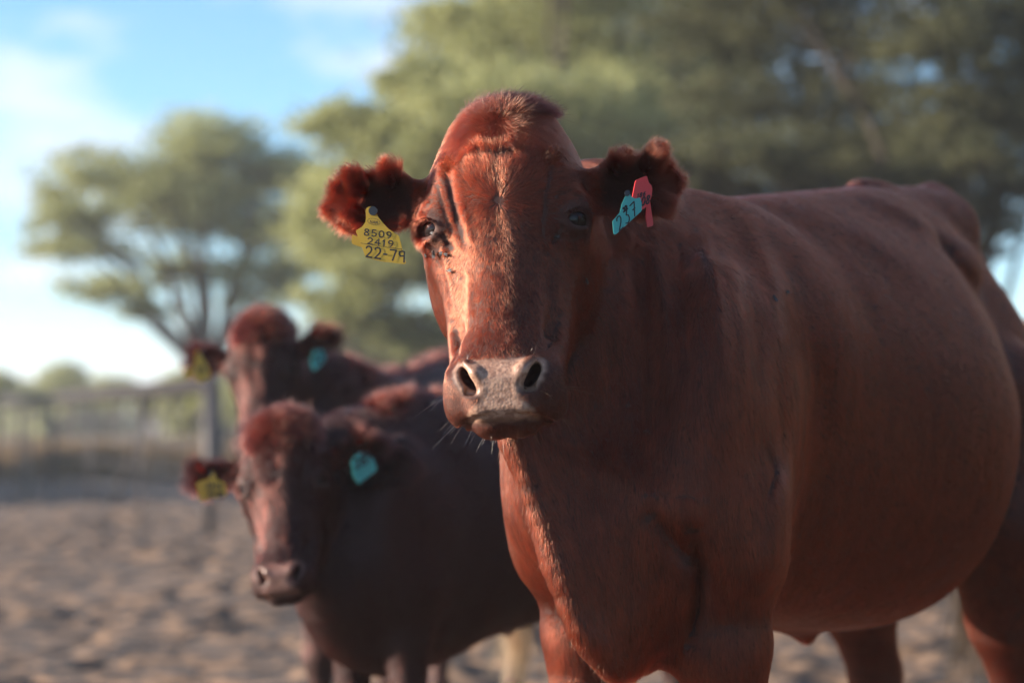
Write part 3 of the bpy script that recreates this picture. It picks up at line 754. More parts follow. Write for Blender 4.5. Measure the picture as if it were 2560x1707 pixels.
def foliage(name, clusters, count, size, m, parent, seed):
    """clusters: (centre xyz, radii xyz). Many small leaf faces spread through sub-clumps"""
    r = np.random.default_rng(seed); out = []; tone = []
    vol = np.array([np.prod(c[1]) ** .66 for c in clusters]); n = (count * vol / vol.sum()).astype(int)
    for (c, rad), k in zip(clusters, n):
        c = np.array(c); rad = np.array(rad)
        ns = max(6, k // 60)
        d = r.normal(size=(ns, 3)); d /= np.linalg.norm(d, axis=1, keepdims=True); sub = c + d * rad * (r.random((ns, 1)) ** .45)
        w = r.integers(0, ns, k)
        sr = (.16 + .20 * r.random(ns))[w][:, None] * rad.mean() * np.array([1.25, 1.25, .55])
        p = sub[w] + r.normal(size=(k, 3)) * sr * .75
        out.append(p); tone.append(np.clip(.5 + .35 * r.normal(size=ns)[w] + .15 * r.normal(size=k), 0, 1))
    p = np.concatenate(out); tone = np.concatenate(tone); k = len(p)
    a = norm(r.normal(size=(k, 3))); b_ = norm(np.cross(a, r.normal(size=(k, 3)))); s = size * (.6 + .8 * r.random((k, 1)))
    V = np.stack([p - a * s, p + b_ * s * .5, p + a * s, p - b_ * s * .5], 1).reshape(-1, 3)
    o = mesh_obj(name, V, np.arange(4 * k).reshape(-1, 4), m, parent, smooth=False)
    t = o.data.attributes.new('tone', 'FLOAT', 'FACE'); t.data.foreach_set('value', tone.astype(np.float32))
    return o
def trunk_mesh(base, clusters, r0, parent, seed, fork=.35):
    r = np.random.default_rng(seed); m = MB(); base = np.array(base, float)
    top = np.mean([c[0] for c in clusters], 0); fk = base + (np.array([top[0], top[1], 0]) - np.array([base[0], base[1], 0])) * .12; fk[2] = base[2] + fork * top[2]
    def limb(a, b, ra, rb, n=7, wob=.06):
        d = np.linalg.norm(b - a); pts = []
        for i in range(n):
            t = i / (n - 1); q = a + (b - a) * t; q[2] += .10 * d * math.sin(t * math.pi) * .5
            pts.append(q + r.normal(size=3) * wob * d * .35 * math.sin(t * math.pi))
        m.tube(pts, list(np.linspace(ra, rb, n)), 8); return pts
    limb(base - np.array([0, 0, .15]), fk, r0 * 1.2, r0 * .85, 6, .03)
    for c, rad in clusters:
        c = np.array(c, float); pts = limb(fk + r.normal(size=3) * .05, c, r0 * .55, r0 * .10)
        for _ in range(4):
            s = pts[r.integers(3, 6)]; e = c + r.normal(size=3) * np.array(rad) * .6; limb(np.array(s), e, r0 * .16, r0 * .04, 5)
    return m.build('trunk', BARK, parent, smooth=True)
K2 = 2560 / 2352
def tree(name, label, d, base_px, blobs, count, size, m, seed, r0=.16, depth=1.0, group='thorn trees behind the corral', fork=.35):
    bx = (base_px * K2 - 1280) / FPX * d; e = empty(name, (bx, d, 0)); tag(e, label, 'tree', group)
    r = np.random.default_rng(seed); cl = []
    for (cx, cy_, rx, ry) in blobs:
        dd = d + depth * r.uniform(-1, 1) * 1.2; c = P(cx * K2, cy_ * K2, dd); s = K2 / FPX * dd
        cl.append((c, (rx * s, max(rx, ry) * s * .9, ry * s)))
    trunk_mesh((bx, d, 0), cl, r0, e, seed + 1, fork)
    foliage('crown', cl, count, size, m, e, seed + 2)
    return e
TREES = True
if TREES:
    tree('thorn_tree', 'spreading flat crowned thorn tree standing alone to the left behind the calves', 45, 500,
         [(250, 400, 160, 60), (480, 335, 150, 75), (620, 400, 120, 90), (170, 500, 130, 42), (400, 480, 190, 65), (600, 520, 150, 70), (200, 570, 160, 22), (250, 660, 130, 32), (400, 620, 110, 40), (600, 640, 140, 70), (330, 710, 80, 20), (450, 420, 160, 70), (120, 440, 70, 25)],
         34000, .060, LEAF_A, 21, r0=.20)
    tree('thorn_tree', 'tall sunlit green thorn tree rising behind the head of the big cow', 30, 1250,
         [(1150, 90, 230, 110), (960, 190, 100, 60), (1420, 90, 230, 150), (850, 300, 130, 50), (820, 420, 120, 80), (980, 420, 120, 100), (1250, 260, 250, 110), (900, 580, 170, 90), (1050, 560, 150, 120), (800, 690, 120, 60), (1500, 300, 220, 130), (1060, 40, 130, 50), (1350, 420, 260, 130), (1300, -120, 300, 120), (960, 760, 120, 50), (780, 290, 100, 60), (760, 500, 110, 110), (860, 520, 170, 120), (1000, 300, 200, 100), (1600, 150, 160, 140), (1120, 300, 160, 120),  (1200, 600, 200, 140)],
         115000, .050, LEAF_A, 31, r0=.2, depth=1.2)
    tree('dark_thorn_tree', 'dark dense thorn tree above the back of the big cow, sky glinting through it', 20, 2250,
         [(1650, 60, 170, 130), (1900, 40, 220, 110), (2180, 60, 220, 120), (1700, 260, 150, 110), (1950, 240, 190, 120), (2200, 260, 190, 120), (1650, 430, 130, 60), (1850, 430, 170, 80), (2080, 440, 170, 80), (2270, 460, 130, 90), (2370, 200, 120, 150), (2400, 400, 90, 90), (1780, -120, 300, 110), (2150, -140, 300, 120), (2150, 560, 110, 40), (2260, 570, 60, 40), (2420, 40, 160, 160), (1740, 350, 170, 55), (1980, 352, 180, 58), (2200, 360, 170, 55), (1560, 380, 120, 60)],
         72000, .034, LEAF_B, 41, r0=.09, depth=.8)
    r_ = np.random.default_rng(5)
    kinds = ['low rounded grey green bush standing left of centre on the far plain', 'broad bush standing at the far left edge of the plain', 'bush showing below the crown of the lone thorn tree', 'taller bush beyond the fence rail, left of the far calf', 'wide dark bush behind the ears of the two calves', 'grey bush beyond the back of the far calf', 'small bush low on the horizon at the far left', 'bush behind the slanting brace of the fence', 'sparse bush left of the calves, the farthest of all']
    for i, (cx, cy_, rx, ry, d) in enumerate([(150, 868, 55, 34, 75), (-5, 880, 35, 30, 70), (250, 890, 60, 24, 80), (430, 900, 60, 45, 48), (800, 790, 150, 75, 40), (960, 800, 100, 60, 44), (70, 900, 60, 20, 90), (340, 905, 50, 22, 85), (560, 890, 60, 50, 60)]):
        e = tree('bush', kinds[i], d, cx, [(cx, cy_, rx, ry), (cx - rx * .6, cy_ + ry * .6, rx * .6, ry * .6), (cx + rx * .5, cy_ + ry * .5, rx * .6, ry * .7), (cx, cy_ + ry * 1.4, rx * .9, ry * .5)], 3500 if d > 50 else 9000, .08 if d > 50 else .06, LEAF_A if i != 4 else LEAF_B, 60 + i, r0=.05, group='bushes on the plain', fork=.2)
        e['category'] = 'bush'
    # trees just outside the frame on the left; only their long shadows are seen
    for i, (x, y) in enumerate([(-20.0, 31.5), (-21.5, 39)]):
        e = empty('thorn_tree', (x, y, 0)); tag(e, ['thorn tree standing out of frame whose shade crosses the near soil by the fence', 'thorn tree standing out of frame whose shade crosses the soil behind the fence'][i], 'tree', 'thorn trees behind the corral')
        cl = [((x + a, y + b_, 3.6 + c), (2.2, 2.2, 1.0)) for a, b_, c in ((0, 0, .5), (1.6, .8, 0), (-1.6, -.6, 0), (.3, 1.8, -.2), (-.4, -1.8, -.1), (1.2, -1.5, -.5))]
        trunk_mesh((x, y, 0), cl, .2, e, 80 + i); foliage('crown', cl, 36000, .08, LEAF_A, e, 90 + i)
if TREES:
    # unseen trees added outside the frame to keep low sky light off the cattle
    for i, (x, y, s_, w_) in enumerate([(8.5, .5, 1.0, 'beside the hindquarters of the big cow, out of frame'), (9.5, 6.5, 1.15, 'right of the herd and outside the frame, the tallest'), (11.5, 12.5, 1.1, 'outside the frame beyond the far cow'), (12.5, -2, 1.1, 'deepest of the added trees outside the frame')]):
        e = empty('added_tree', (x, y, 0)); tag(e, 'unseen tree added to block low sky, ' + w_, 'tree', 'trees added outside the frame')
        cl = [((x + a * s_, y + b_ * s_, (1.4 + c) * s_), (1.5 * s_, 1.5 * s_, 1.1 * s_)) for a, b_, c in ((0, 0, 2.8), (1.7, .8, 1.2), (-1.7, -.6, 1.0), (.3, 2.0, .9), (-.4, -2.0, 1.1), (1.2, -1.5, 2.2), (-1, 1.2, 2.4), (0, 0, .1), (-1.6, 1.6, -.2), (1.5, -1.9, -.2))]
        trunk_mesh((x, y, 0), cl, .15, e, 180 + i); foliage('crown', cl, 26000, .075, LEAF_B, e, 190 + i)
# ------------------------------------------------------------------ fence
def gp(px, d, z): return np.array([(px - 1280) / FPX * d, d, z])
METAL = mat('dark_pipe', (.045, .040, .045), .6); WOOD = mat('grey_wood', (.17, .155, .14), .85); POLE = mat('weathered_pole', (.022, .019, .020), .85)
fe = empty('corral_fence', gp(523, 21, 0)); tag(fe, 'pipe and wire corral fence running back from behind the calves to the left', 'fence')
FA, FB = gp(523, 21, 0), gp(-60, 42, 0)
m = MB(); m.tube([FA + [0, 0, 1.27], (FA + FB) / 2 + [0, 0, 1.235], FB + [0, 0, 1.24]], .080, 10); m.build('rail', POLE, fe, smooth=True)
for t in (0, .17, .34, .51, .68, .84, 1.0):
    q = FA + (FB - FA) * t; m = MB(); m.tube([q - [0, 0, .2], q + [0, 0, 1.30 if t else 1.34]], .052 if t in (0, 1.0) else .022, 10); m.build('post', METAL, fe, smooth=True)
for hgt in (.25, .5, .75, 1.0):
    m = MB(); m.tube([FA + [0, 0, hgt], FA + (FB - FA) * .5 + [0, 0, hgt - .02], FB + [0, 0, hgt]], .007, 5); m.build('wire', METAL, fe)
m = MB(); m.tube([gp(286, 29, .0), gp(386, 25.5, 1.24)], .035, 8); m.build('brace', POLE, fe, smooth=True)
lab = ['pale weathered post nearest the slanting fence brace', 'second pale weathered post from the slanting fence brace', 'pale weathered post at the edge of the frame', 'pale weathered post below the rounded bush', 'short pale post in the dry grass behind the fence rail', 'thin pale post beside the dark fence post', 'pale post standing alone between fence and far bushes']
for i, (px, d, h_) in enumerate([(398, 38, 1.4), (436, 40, 1.4), (70, 30, 1.1), (130, 46, 1.3), (28, 50, 1.3), (300, 52, 1.2), (185, 60, 1.3)]):
    q = gp(px, d, 0); m = MB(); m.tube([q - [0, 0, .2], q + [0.01, 0, h_ * .6], q + [0.03, 0, h_]], [.035, .032, .028], 8)
    tag(m.build('fence_post', WOOD, smooth=True), lab[i], 'post', 'pale posts beyond the fence')
q = gp(531, 44, 0); m = MB(); m.tube([q - [0, 0, .2], q + [.02, 0, 1.0], q + [-.02, 0, 2.0]], [.11, .10, .095], 10)
tag(m.build('gate_post', WOOD, smooth=True), 'thick pale post behind the yellow tagged ear of the rear calf', 'post')
# distant scrub
cl = [(np.array((x, 118 + 14 * math.sin(x * .7), 1.0 + .35 * math.sin(x * .9) + .3 * math.sin(x * 2.3))), (3.2, 3, 1.3 + .3 * math.sin(x * 1.7))) for x in np.arange(-135, 120, 3.4)]
o = foliage('scrub', cl, 90000, .40, LEAF_A, None, 321); tag(o, 'grey green scrub along the far edge of the plain', 'scrub', kind='stuff')
# dry brush heap
e = empty('brush_heap', gp(205, 42, 0)); tag(e, 'low rusty heap of dry brush beyond the fence rail', 'brush heap')
cl = [(gp(180, 42, .15), (.7, .5, .22)), (gp(230, 42, .2), (.8, .6, .28)), (gp(270, 42, .1), (.5, .4, .15))]
foliage('twigs', cl, 5000, .06, LEAF_C, e, 99)
# tufts of dry grass
def tufts():
    r = np.random.default_rng(77); V = []; n = 5000
    x = r.uniform(-16, 6, n); y = r.uniform(38, 85, n); h = r.uniform(.12, .38, n)
    a = r.uniform(0, math.pi, n); w = .05
    for k in range(4):
        dx = r.normal(0, .10, n); dy = r.normal(0, .10, n); t = r.normal(0, .10, n)
        V.append(np.stack([np.stack([x + dx - w * np.cos(a), y + dy - w * np.sin(a), 0 * x - .03], 1), np.stack([x + dx + w * np.cos(a), y + dy + w * np.sin(a), 0 * x - .03], 1), np.stack([x + dx + t, y + dy, h], 1), np.stack([x + dx + t - .01, y + dy, h], 1)], 1))
    V = np.concatenate(V).reshape(-1, 3); o = mesh_obj('dry_grass', V, np.arange(len(V)).reshape(-1, 4), LEAF_C, None, False)
    t = o.data.attributes.new('tone', 'FLOAT', 'FACE'); t.data.foreach_set('value', r.random(len(V) // 4).astype(np.float32))
    tag(o, 'dry pale grass beyond the fence', 'grass', kind='stuff')
tufts()

# ------------------------------------------------------------------ calves
def neck_generic(an):
    s = an.bs; A = an.from_head((0, .185, .02)); B = an.from_body((-.15, 0, 1.16)); M = (A + B) / 2 + [0, 0, .02]
    A2 = an.from_head((0, .165, -.12)); B2 = an.from_body((-.30, 0, .98)); A3 = an.from_head((0, .10, -.20)); B3 = an.from_body((-.47, 0, .74))
    rid = [A3 + (B3 - A3) * t + np.array([0, -.03 * math.sin(t * 3.1), 0]) for t in np.linspace(0, 1, 12)]
    inn = [A2 + (B2 - A2) * t for t in np.linspace(0, 1, 12)]
    def f(p):
        d = chain(p, [(A, .10 * s), (M, .12 * s), (B, .17 * s)], .05)
        d = smin(d, chain(p, [(A2, .10 * s), ((A2 + B2) / 2, .13 * s), (B2, .18 * s)], .05), .06)
        return smin(d, sheet(p, rid, inn, .012, .06, .03), .05)
    return f
def ears_generic(a1=(-1, -.15, .0), a2=(1, -.1, .06), t1=(0, -.1, 1), t2=(0, -.2, 1)):
    return [ear_def(-1, (-.098, .060, .046), frame(a1, t1), cuts=[((.150, .015, -.05), (.165, .012, .03), .009, .012)], blobs=[((.12, .024, -.004), (.128, .036, -.012), .009, .009)]),
            ear_def(1, (.098, .062, .048), frame(a2, t2), blobs=[((.11, .03, -.004), (.118, .044, -.014), .012, .012)])]
def beast(name, label, Ho, Hr, hs, Bo, ax, bs, T, seed, coat, base, hf=.007, hc=.022, ears=None, group='red cattle in the corral', hair=1.0, poll=1.0, headless=False):
    ax = np.array([ax[0], ax[1], 0.0]); ax /= np.linalg.norm(ax); ln_ = np.array([ax[1], -ax[0], 0])
    an = Cattle(Ho=np.array(Ho, float), Hr=Hr, hs=hs, Bo=np.array(Bo, float), B=np.stack([ax, ln_, [0, 0, 1]], 1), bs=bs, T=T, neck=None, ears=ears or ears_generic(), post=None, crease=None)
    an.neck = neck_generic(an)
    c = np.array(Bo, float); e = empty(name, (c[0], c[1], 0)); tag(e, label, 'calf' if 'calf' in name else 'cow', group)
    lo = np.minimum(an.from_head((0, 0, 0)) - .32, an.from_body((-.6, 0, 0)) - .35); lo = np.minimum(lo, an.from_body((1.45, 0, 0)) - .35)
    hi = np.maximum(an.from_head((0, 0, 0)) + .32, an.from_body((1.45, 0, 0)) + .35); hi = np.maximum(hi, an.from_body((-.6, 0, 0)) + .35)
    lo[2] = -.04; hi[2] = max(an.from_head((0, 0, .2))[2] + .05, an.from_body((0, 0, 1.55))[2])
    hc_ = Ho; g = (axis_grid(lo[0], hi[0], hc_[0] - .24, hc_[0] + .24, hf, hc), axis_grid(lo[1], hi[1], hc_[1] - .16, hc_[1] + .2, hf, hc), axis_grid(lo[2], hi[2], hc_[2] - .26, hc_[2] + .18, hf, hc))
    V, Q, Nn = build_animal(name, an, g, e, None, base=base, lim=hf, nosec=(.22, .125, .10) if 'calf' in name else (.42, .26, .185))
    F3, l_, lift, ih, bare, Wv, RIM, INN, h, b = flow_fields(an, V)
    facing = -(norm(V - np.array([0, 0, 1.0])) * Nn).sum(1); lod = np.where(facing > -.25, 1.0, .25)
    r = np.random.default_rng(seed)
    pol = smooth(.10, .14, h[:, 2]) * ih * (1 - Wv) * (np.abs(h[:, 0]) < .07)
    p, n = scatter(V, Q, Nn, (1 - bare) * lod * (4.5e4 + 1.3e5 * ih + 2e5 * pol) * hair, r)
    F, L_, lf, ihh, br, W_, R_, I_, hh, bb = flow_fields(an, p)
    pl = smooth(.10, .13, hh[:, 2]) * ihh * (1 - W_) * (np.abs(hh[:, 0]) < .08)
    sp = smooth(.10, .04, np.abs(bb[:, 1])) * (1 - ihh) * smooth(1.22, 1.32, bb[:, 2])
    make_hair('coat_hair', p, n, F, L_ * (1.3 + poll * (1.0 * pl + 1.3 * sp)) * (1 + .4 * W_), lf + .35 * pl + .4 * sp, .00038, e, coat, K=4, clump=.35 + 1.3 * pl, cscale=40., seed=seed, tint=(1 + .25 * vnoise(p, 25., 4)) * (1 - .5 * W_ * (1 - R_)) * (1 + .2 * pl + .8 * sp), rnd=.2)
    if poll:
        for nm, cond, nc, le in (('poll_curls', (h[:, 2] > .105) & (np.abs(h[:, 0]) < .065) & (ih > .5) & (Wv < .2) & (h[:, 1] < .16), 75, .042), ('back_hair', (ih < .1) & (np.abs(b[:, 1]) < .05) & (b[:, 2] > 1.22) & (b[:, 0] > -.3) & (b[:, 0] < 1.1), 130, .030)):
            idx = np.nonzero(cond)[0]
            if len(idx) < 5: continue
            ci = r.choice(idx, nc); k = 45; C0 = np.repeat(V[ci], k, 0); d0 = np.repeat(norm(Nn[ci] * .8 + r.normal(0, .55, (nc, 3)) + [0, 0, .3]), k, 0)
            strands(nm, C0 + r.normal(0, .005, C0.shape), d0, r.uniform(.6, 1.2, nc * k) * le, .00050, e, coat_curl, bend=(0, 0, -.35), seed=seed + 3, jit=.28)
    for s_ in (-1, 1): eye_ball(an, s_, e)
    return an, e
coat_curl = coat_material('curly_coat', (.028, .0055, .0042), (.095, .021, .013), rough=.3, ior=1.40)
TC = make_T(bot=spl([-.55, -.46, -.33, -.1, .1, .37, .6, .8, 1.0, 1.2, 1.38], [.84, .72, .64, .62, .64, .66, .68, .74, .82, .9, 1.0]),
            hw=spl([-.55, -.46, -.33, -.1, .1, .3, .55, .75, 1.0, 1.15, 1.38], [.05, .11, .18, .22, .25, .265, .26, .24, .21, .19, .08]))
TC1 = make_T(bot=spl([-.55, -.46, -.33, -.1, .1, .37, .6, .8, 1.0, 1.2, 1.38], [.74, .62, .55, .55, .60, .63, .66, .72, .80, .9, 1.0]),
            hw=spl([-.55, -.46, -.33, -.1, .1, .3, .55, .75, 1.0, 1.15, 1.38], [.09, .15, .22, .25, .27, .285, .28, .25, .22, .19, .08]),
            top=spl([-.55, -.46, -.36, -.25, 0, .23, .47, .72, .97, 1.09, 1.2, 1.3, 1.38], [.90, 1.0, 1.12, 1.25, 1.30, 1.32, 1.335, 1.35, 1.36, 1.35, 1.30, 1.2, 1.1]))
CALF, calf = beast('calf', 'dark red calf nearer the camera, turquoise and yellow tags in its ears', P(704, 1212, 5.0), rotm(0, -7, -8), .79, (-.165, 5.42, .03), (.57, .82), .76, TC1, 201, COAT_DARK, (.022, .006, .005),
                   ears=ears_generic((-1, -.10, -.05), (1, .02, .08), (0, -.1, 1), (0, -.35, 1)))
CALF2, calf2 = beast('calf', 'dark red calf standing behind the other calf, its muzzle hidden', P(649, 930, 6.3), rotm(4, -5, -12), .80, (-.36, 6.75, 0), (.27, .963), .82, TC, 202, COAT_DARK, (.024, .007, .005),
                     ears=ears_generic((-1, -.1, .08), (1, -.1, .22), (0, -.1, 1), (.1, -.35, 1)))
beast('cow', 'orange lit cow cut off by the edge of the frame behind the big cow', np.array((3.75, 8.0, 1.15)), rotm(0, 0, 90), .95, (2.98, 8.25, 0), (-1, .12), .97, make_T(), 203, COAT, (.08, .02, .011), hf=.012, hc=.03, hair=.35, poll=0)

# ------------------------------------------------------------------ ear tags
def plastic(name, col, tr=.25):
    m = mat(name, col, .38); nt = m.node_tree; b = nt.nodes['Principled BSDF']
    t = N(nt, 'ShaderNodeBsdfTranslucent'); t.inputs['Color'].default_value = (*col, 1); ms = N(nt, 'ShaderNodeMixShader'); ms.inputs[0].default_value = tr
    L(nt, b.outputs[0], ms.inputs[1]); L(nt, t.outputs[0], ms.inputs[2]); L(nt, ms.outputs[0], nt.nodes['Material Output'].inputs['Surface']); return m
YEL = plastic('yellow_plastic', (.62, .40, .035)); TEAL = plastic('turquoise_plastic', (.07, .42, .40)); RED = plastic('red_plastic', (.60, .045, .050))
INK = mat('black_marking', (.012, .012, .014), .5); BUTTON = mat('black_button', (.015, .016, .022), .4)
GLYPH = {
 '0': [[(.5, 1), (.2, .9), (.08, .6), (.08, .4), (.2, .1), (.5, 0), (.8, .1), (.92, .4), (.92, .6), (.8, .9), (.5, 1)]],
 '1': [[(.15, .75), (.55, 1), (.55, 0)]], '2': [[(.1, .78), (.22, .95), (.5, 1), (.8, .93), (.9, .72), (.75, .48), (.1, 0), (.95, 0)]],
 '3': [[(.12, .95), (.9, 1), (.5, .6), (.85, .48), (.92, .25), (.75, .05), (.45, 0), (.1, .1)]],
 '4': [[(.7, 0), (.7, 1), (.05, .3), (1, .3)]], '5': [[(.85, 1), (.2, 1), (.15, .55), (.5, .62), (.85, .5), (.92, .28), (.75, .06), (.45, 0), (.1, .1)]],
 '6': [[(.8, .95), (.4, .85), (.12, .45), (.15, .15), (.5, 0), (.85, .12), (.9, .35), (.6, .55), (.2, .45)]],
 '7': [[(.05, .97), (.95, 1), (.45, 0)]], '8': [[(.5, .55), (.15, .72), (.22, .93), (.5, 1), (.78, .93), (.85, .72), (.5, .55), (.1, .3), (.2, .06), (.5, 0), (.8, .06), (.9, .3), (.5, .55)]],
 '9': [[(.9, .7), (.75, .95), (.5, 1), (.2, .92), (.1, .7), (.25, .5), (.55, .45), (.85, .55), (.9, .7), (.8, .3), (.45, 0)]],
 'q': [[(.85, 0), (.85, .95), (.5, 1), (.15, .9), (.1, .68), (.3, .52), (.85, .58)]], '-': [[(.1, .48), (.9, .48)]],
 'N': [[(.1, 0), (.1, 1), (.9, 0), (.9, 1)]], 'A': [[(.02, 0), (.5, 1), (.98, 0)], [(.2, .35), (.8, .35)]], 'M': [[(.05, 0), (.1, 1), (.5, .3), (.9, 1), (.95, 0)]],
 't': [[(.05, .97), (.95, 1), (.45, 0)], [(.35, .52), (.85, .55)]], ' ': []}
class Plane:
    """a flat face seen through the pixels of a zoomed crop: maps crop coordinates to 3-D points on it"""
    def __init__(s, P0, n, conv): s.P0 = np.array(P0, float); n = np.array(n, float); s.n = n / np.linalg.norm(n); s.conv = conv
    def at(s, u, v, off=0.0):
        px, py = s.conv(u, v); d = ray(px, py); o = np.array([0, 0, CAM_H]); t = ((s.P0 - o) @ s.n) / (d @ s.n)
        return o + d * t + s.n * off
def plate(name, pl, pts, thick, m, parent, off=0.0, r=0.0):
    pts = [np.array(p, float) for p in pts]; out = []
    for i, p in enumerate(pts):                                   # round the corners a little
        a, b = pts[i - 1], pts[(i + 1) % len(pts)]
        da, db = (a - p), (b - p); ra = min(r, np.linalg.norm(da) * .4); rb = min(r, np.linalg.norm(db) * .4)
        q0 = p + da / (np.linalg.norm(da) + 1e-9) * ra; q1 = p + db / (np.linalg.norm(db) + 1e-9) * rb
        for t in ((0, .5, 1) if r else (0,)): out.append((1 - t) ** 2 * q0 + 2 * t * (1 - t) * p + t * t * q1 if r else p)
    n = len(out); F = [pl.at(*p, off) for p in out]; B_ = [pl.at(*p, off - thick) for p in out]
    faces = [tuple(range(n)), tuple(range(2 * n - 1, n - 1, -1))] + [(i, n + i, n + (i + 1) % n, (i + 1) % n) for i in range(n)]
    return mesh_obj(name, F + B_, faces, m, parent, smooth=False)
def ribbon(mb, pl, line, w, off):
    P3 = [pl.at(*p, off) for p in line]
    for a, b in zip(P3[:-1], P3[1:]):
        d = b - a; l = np.linalg.norm(d) + 1e-9; d = d / l; s = np.cross(pl.n, d) * w; e = d * w * .45
        mb.add([a - e - s, b + e - s, b + e + s, a - e + s], [(0, 1, 2, 3)])
def text(mb, pl, s, org, dx, dy, w, gap=.35, off=.0006):
    org = np.array(org, float); dx = np.array(dx, float); dy = np.array(dy, float); k = 0.0
    for ch in s:
        cw = .65 if ch in '1-' else 1.0
        for st in GLYPH[ch]:
            st = [(x * cw, y) for x, y in st]
            fine = [st[0]]
            for i in range(1, len(st)):
                fine.append(st[i])
            off += .00002; ribbon(mb, pl, [org + dx * (k + x) + dy * y for x, y in fine], w, off)
        k += cw + gap
def disc(name, pl, c, rad_px, thick, m, parent, off):
    n = 20; pts = [(c[0] + rad_px * math.cos(2 * math.pi * i / n), c[1] + rad_px * math.sin(2 * math.pi * i / n)) for i in range(n)]
    return plate(name, pl, pts, thick, m, parent, off)
# yellow tag on the ear at the left of the picture
Z1 = lambda u, v: (800 + u / 5.6, 400 + v / 5.6)
ya = Plane(P(950, 560, 3.335), (-.04, -1, .06), Z1)
t1 = empty('ear_tag', ya.at(755, 715)); tag(t1, 'yellow ear tag printed 8509 2419 and 22-79 hanging from the ear of the big cow', 'ear tag', 'ear tags')
plate('tag_plate', ya, [(636, 700), (662, 662), (715, 650), (770, 690), (815, 800), (880, 880), (960, 965), (1105, 1062), (1205, 1448), (1170, 1458), (860, 1420), (640, 1365), (498, 990), (590, 935), (635, 870), (645, 800)], .0022, YEL, t1, r=16)
plate('back_plate', ya, [(425, 1015), (560, 1060), (640, 1210), (560, 1192), (432, 1150), (418, 1120)], .0020, YEL, t1, off=-.022, r=10)
disc('button', ya, (745, 718), 62, .006, BUTTON, t1, .005)
mb = MB(); text(mb, ya, '8509', (612, 1052), (76, 10), (8, -88), .00085, .36); text(mb, ya, '2419', (660, 1172), (76, 10), (8, -84), .00085, .38)
text(mb, ya, '22-7q', (635, 1352), (95, 14), (6, -150), .0011, .30); text(mb, ya, 'NAM', (700, 886), (32, 4), (3, -42), .00035, .22)
ribbon(mb, ya, [(572, 1165), (760, 1192), (950, 1224), (1150, 1250)], .0003, .0005)
ribbon(mb, ya, [(755 + 86 * math.cos(a), 865 + 12 * math.cos(a) + 46 * math.sin(a)) for a in np.linspace(0, 2 * math.pi, 33)], .00025, .0005)
mb.build('marking', INK, t1)
# turquoise and red tags on the other ear
Z2 = lambda u, v: (1440 + u / 5.6, 330 + v / 5.6)
tb = Plane(P(1565, 540, 3.375), (.10, -1, .10), Z2)
t2 = empty('ear_tag', tb.at(740, 900)); tag(t2, 'turquoise ear tag marked 237, tilted under the ear of the big cow', 'ear tag', 'ear tags')
plate('tag_plate', tb, [(690, 900), (720, 850), (752, 855), (775, 905), (822, 935), (900, 918), (920, 1000), (920, 1105), (570, 1425), (532, 1435), (524, 1400), (512, 1245), (615, 1125), (640, 1010)], .0022, TEAL, t2, r=14)
disc('button', tb, (716, 862), 40, .004, BUTTON, t2, .004)
mb = MB(); text(mb, tb, '23t', (598, 1395), (68, -64), (-44, -178), .0009, .42); text(mb, tb, '22', (672, 1118), (22, -20), (-18, -44), .0012, .3)
mb.build('marking', INK, t2)
tr_ = Plane(P(1610, 500, 3.40), (.35, -1, .05), Z2)
t3 = empty('ear_tag', tr_.at(960, 560)); tag(t3, 'red ear tag marked 186 and 08 half hidden by the turquoise tag', 'ear tag', 'ear tags')
plate('tag_plate', tr_, [(915, 640), (992, 612), (1006, 660), (1022, 715), (1058, 748), (1070, 800), (1060, 900), (1015, 1025), (925, 1095), (830, 1080), (785, 930), (835, 680)], .0022, RED, t3, r=16)
plate('back_plate', tr_, [(1078, 860), (1112, 930), (1160, 1270), (1150, 1290), (1078, 1312), (1052, 1160)], .0022, RED, t3, off=-.02, r=10)
mb = MB(); text(mb, tr_, '186', (850, 930), (36, -12), (10, -58), .0007, .3); text(mb, tr_, '08', (905, 1040), (52, -18), (20, -118), .0011, .25)
mb.build('marking', INK, t3)
# calves' tags, in coordinates of the crop (400,740)-(1300,1340) shown at 2352 px
Z3 = lambda u, v: (400 + u * 900 / 2352, 740 + v * 900 / 2352)
def simple_tag(label, d, n, outline, m, txt=None, off=0, back=None):
    c = np.mean(outline, 0); pl = Plane(P(*Z3(*c), d), n, Z3); e = empty('ear_tag', pl.at(*c)); tag(e, label, 'ear tag', 'ear tags')
    plate('tag_plate', pl, outline, .0025, m, e, r=12)
    if back is not None: plate('back_plate', pl, back, .0022, m, e, off=-.02, r=8)
    top = min(outline, key=lambda q: q[1]); disc('button', pl, (top[0], top[1] + 16), 13, .006, BUTTON, e, .005)
    if txt:
        mb = MB()
        for (s, o, dx, dy, w) in txt: text(mb, pl, s, o, dx, dy, w, .3)
        mb.build('marking', INK, e)
simple_tag('yellow ear tag of the calf nearer the camera, below its ragged ear', 4.90, (.10, -1, .1), [(330, 1140), (355, 1145), (375, 1200), (425, 1215), (440, 1300), (300, 1330), (285, 1200), (320, 1190)], YEL, [('2419', (300, 1250), (22, 3), (2, -32), .0012), ('22-81', (306, 1310), (20, 2), (2, -42), .0013)], back=[(232, 1215), (290, 1190), (300, 1330), (258, 1335)])
simple_tag('turquoise ear tag of the calf nearer the camera', 4.93, (.2, -1, .1), [(1285, 1030), (1330, 1015), (1395, 1060), (1420, 1135), (1298, 1228), (1262, 1170), (1250, 1075)], TEAL, [('281', (1275, 1130), (32, -16), (-8, -60), .0018)])
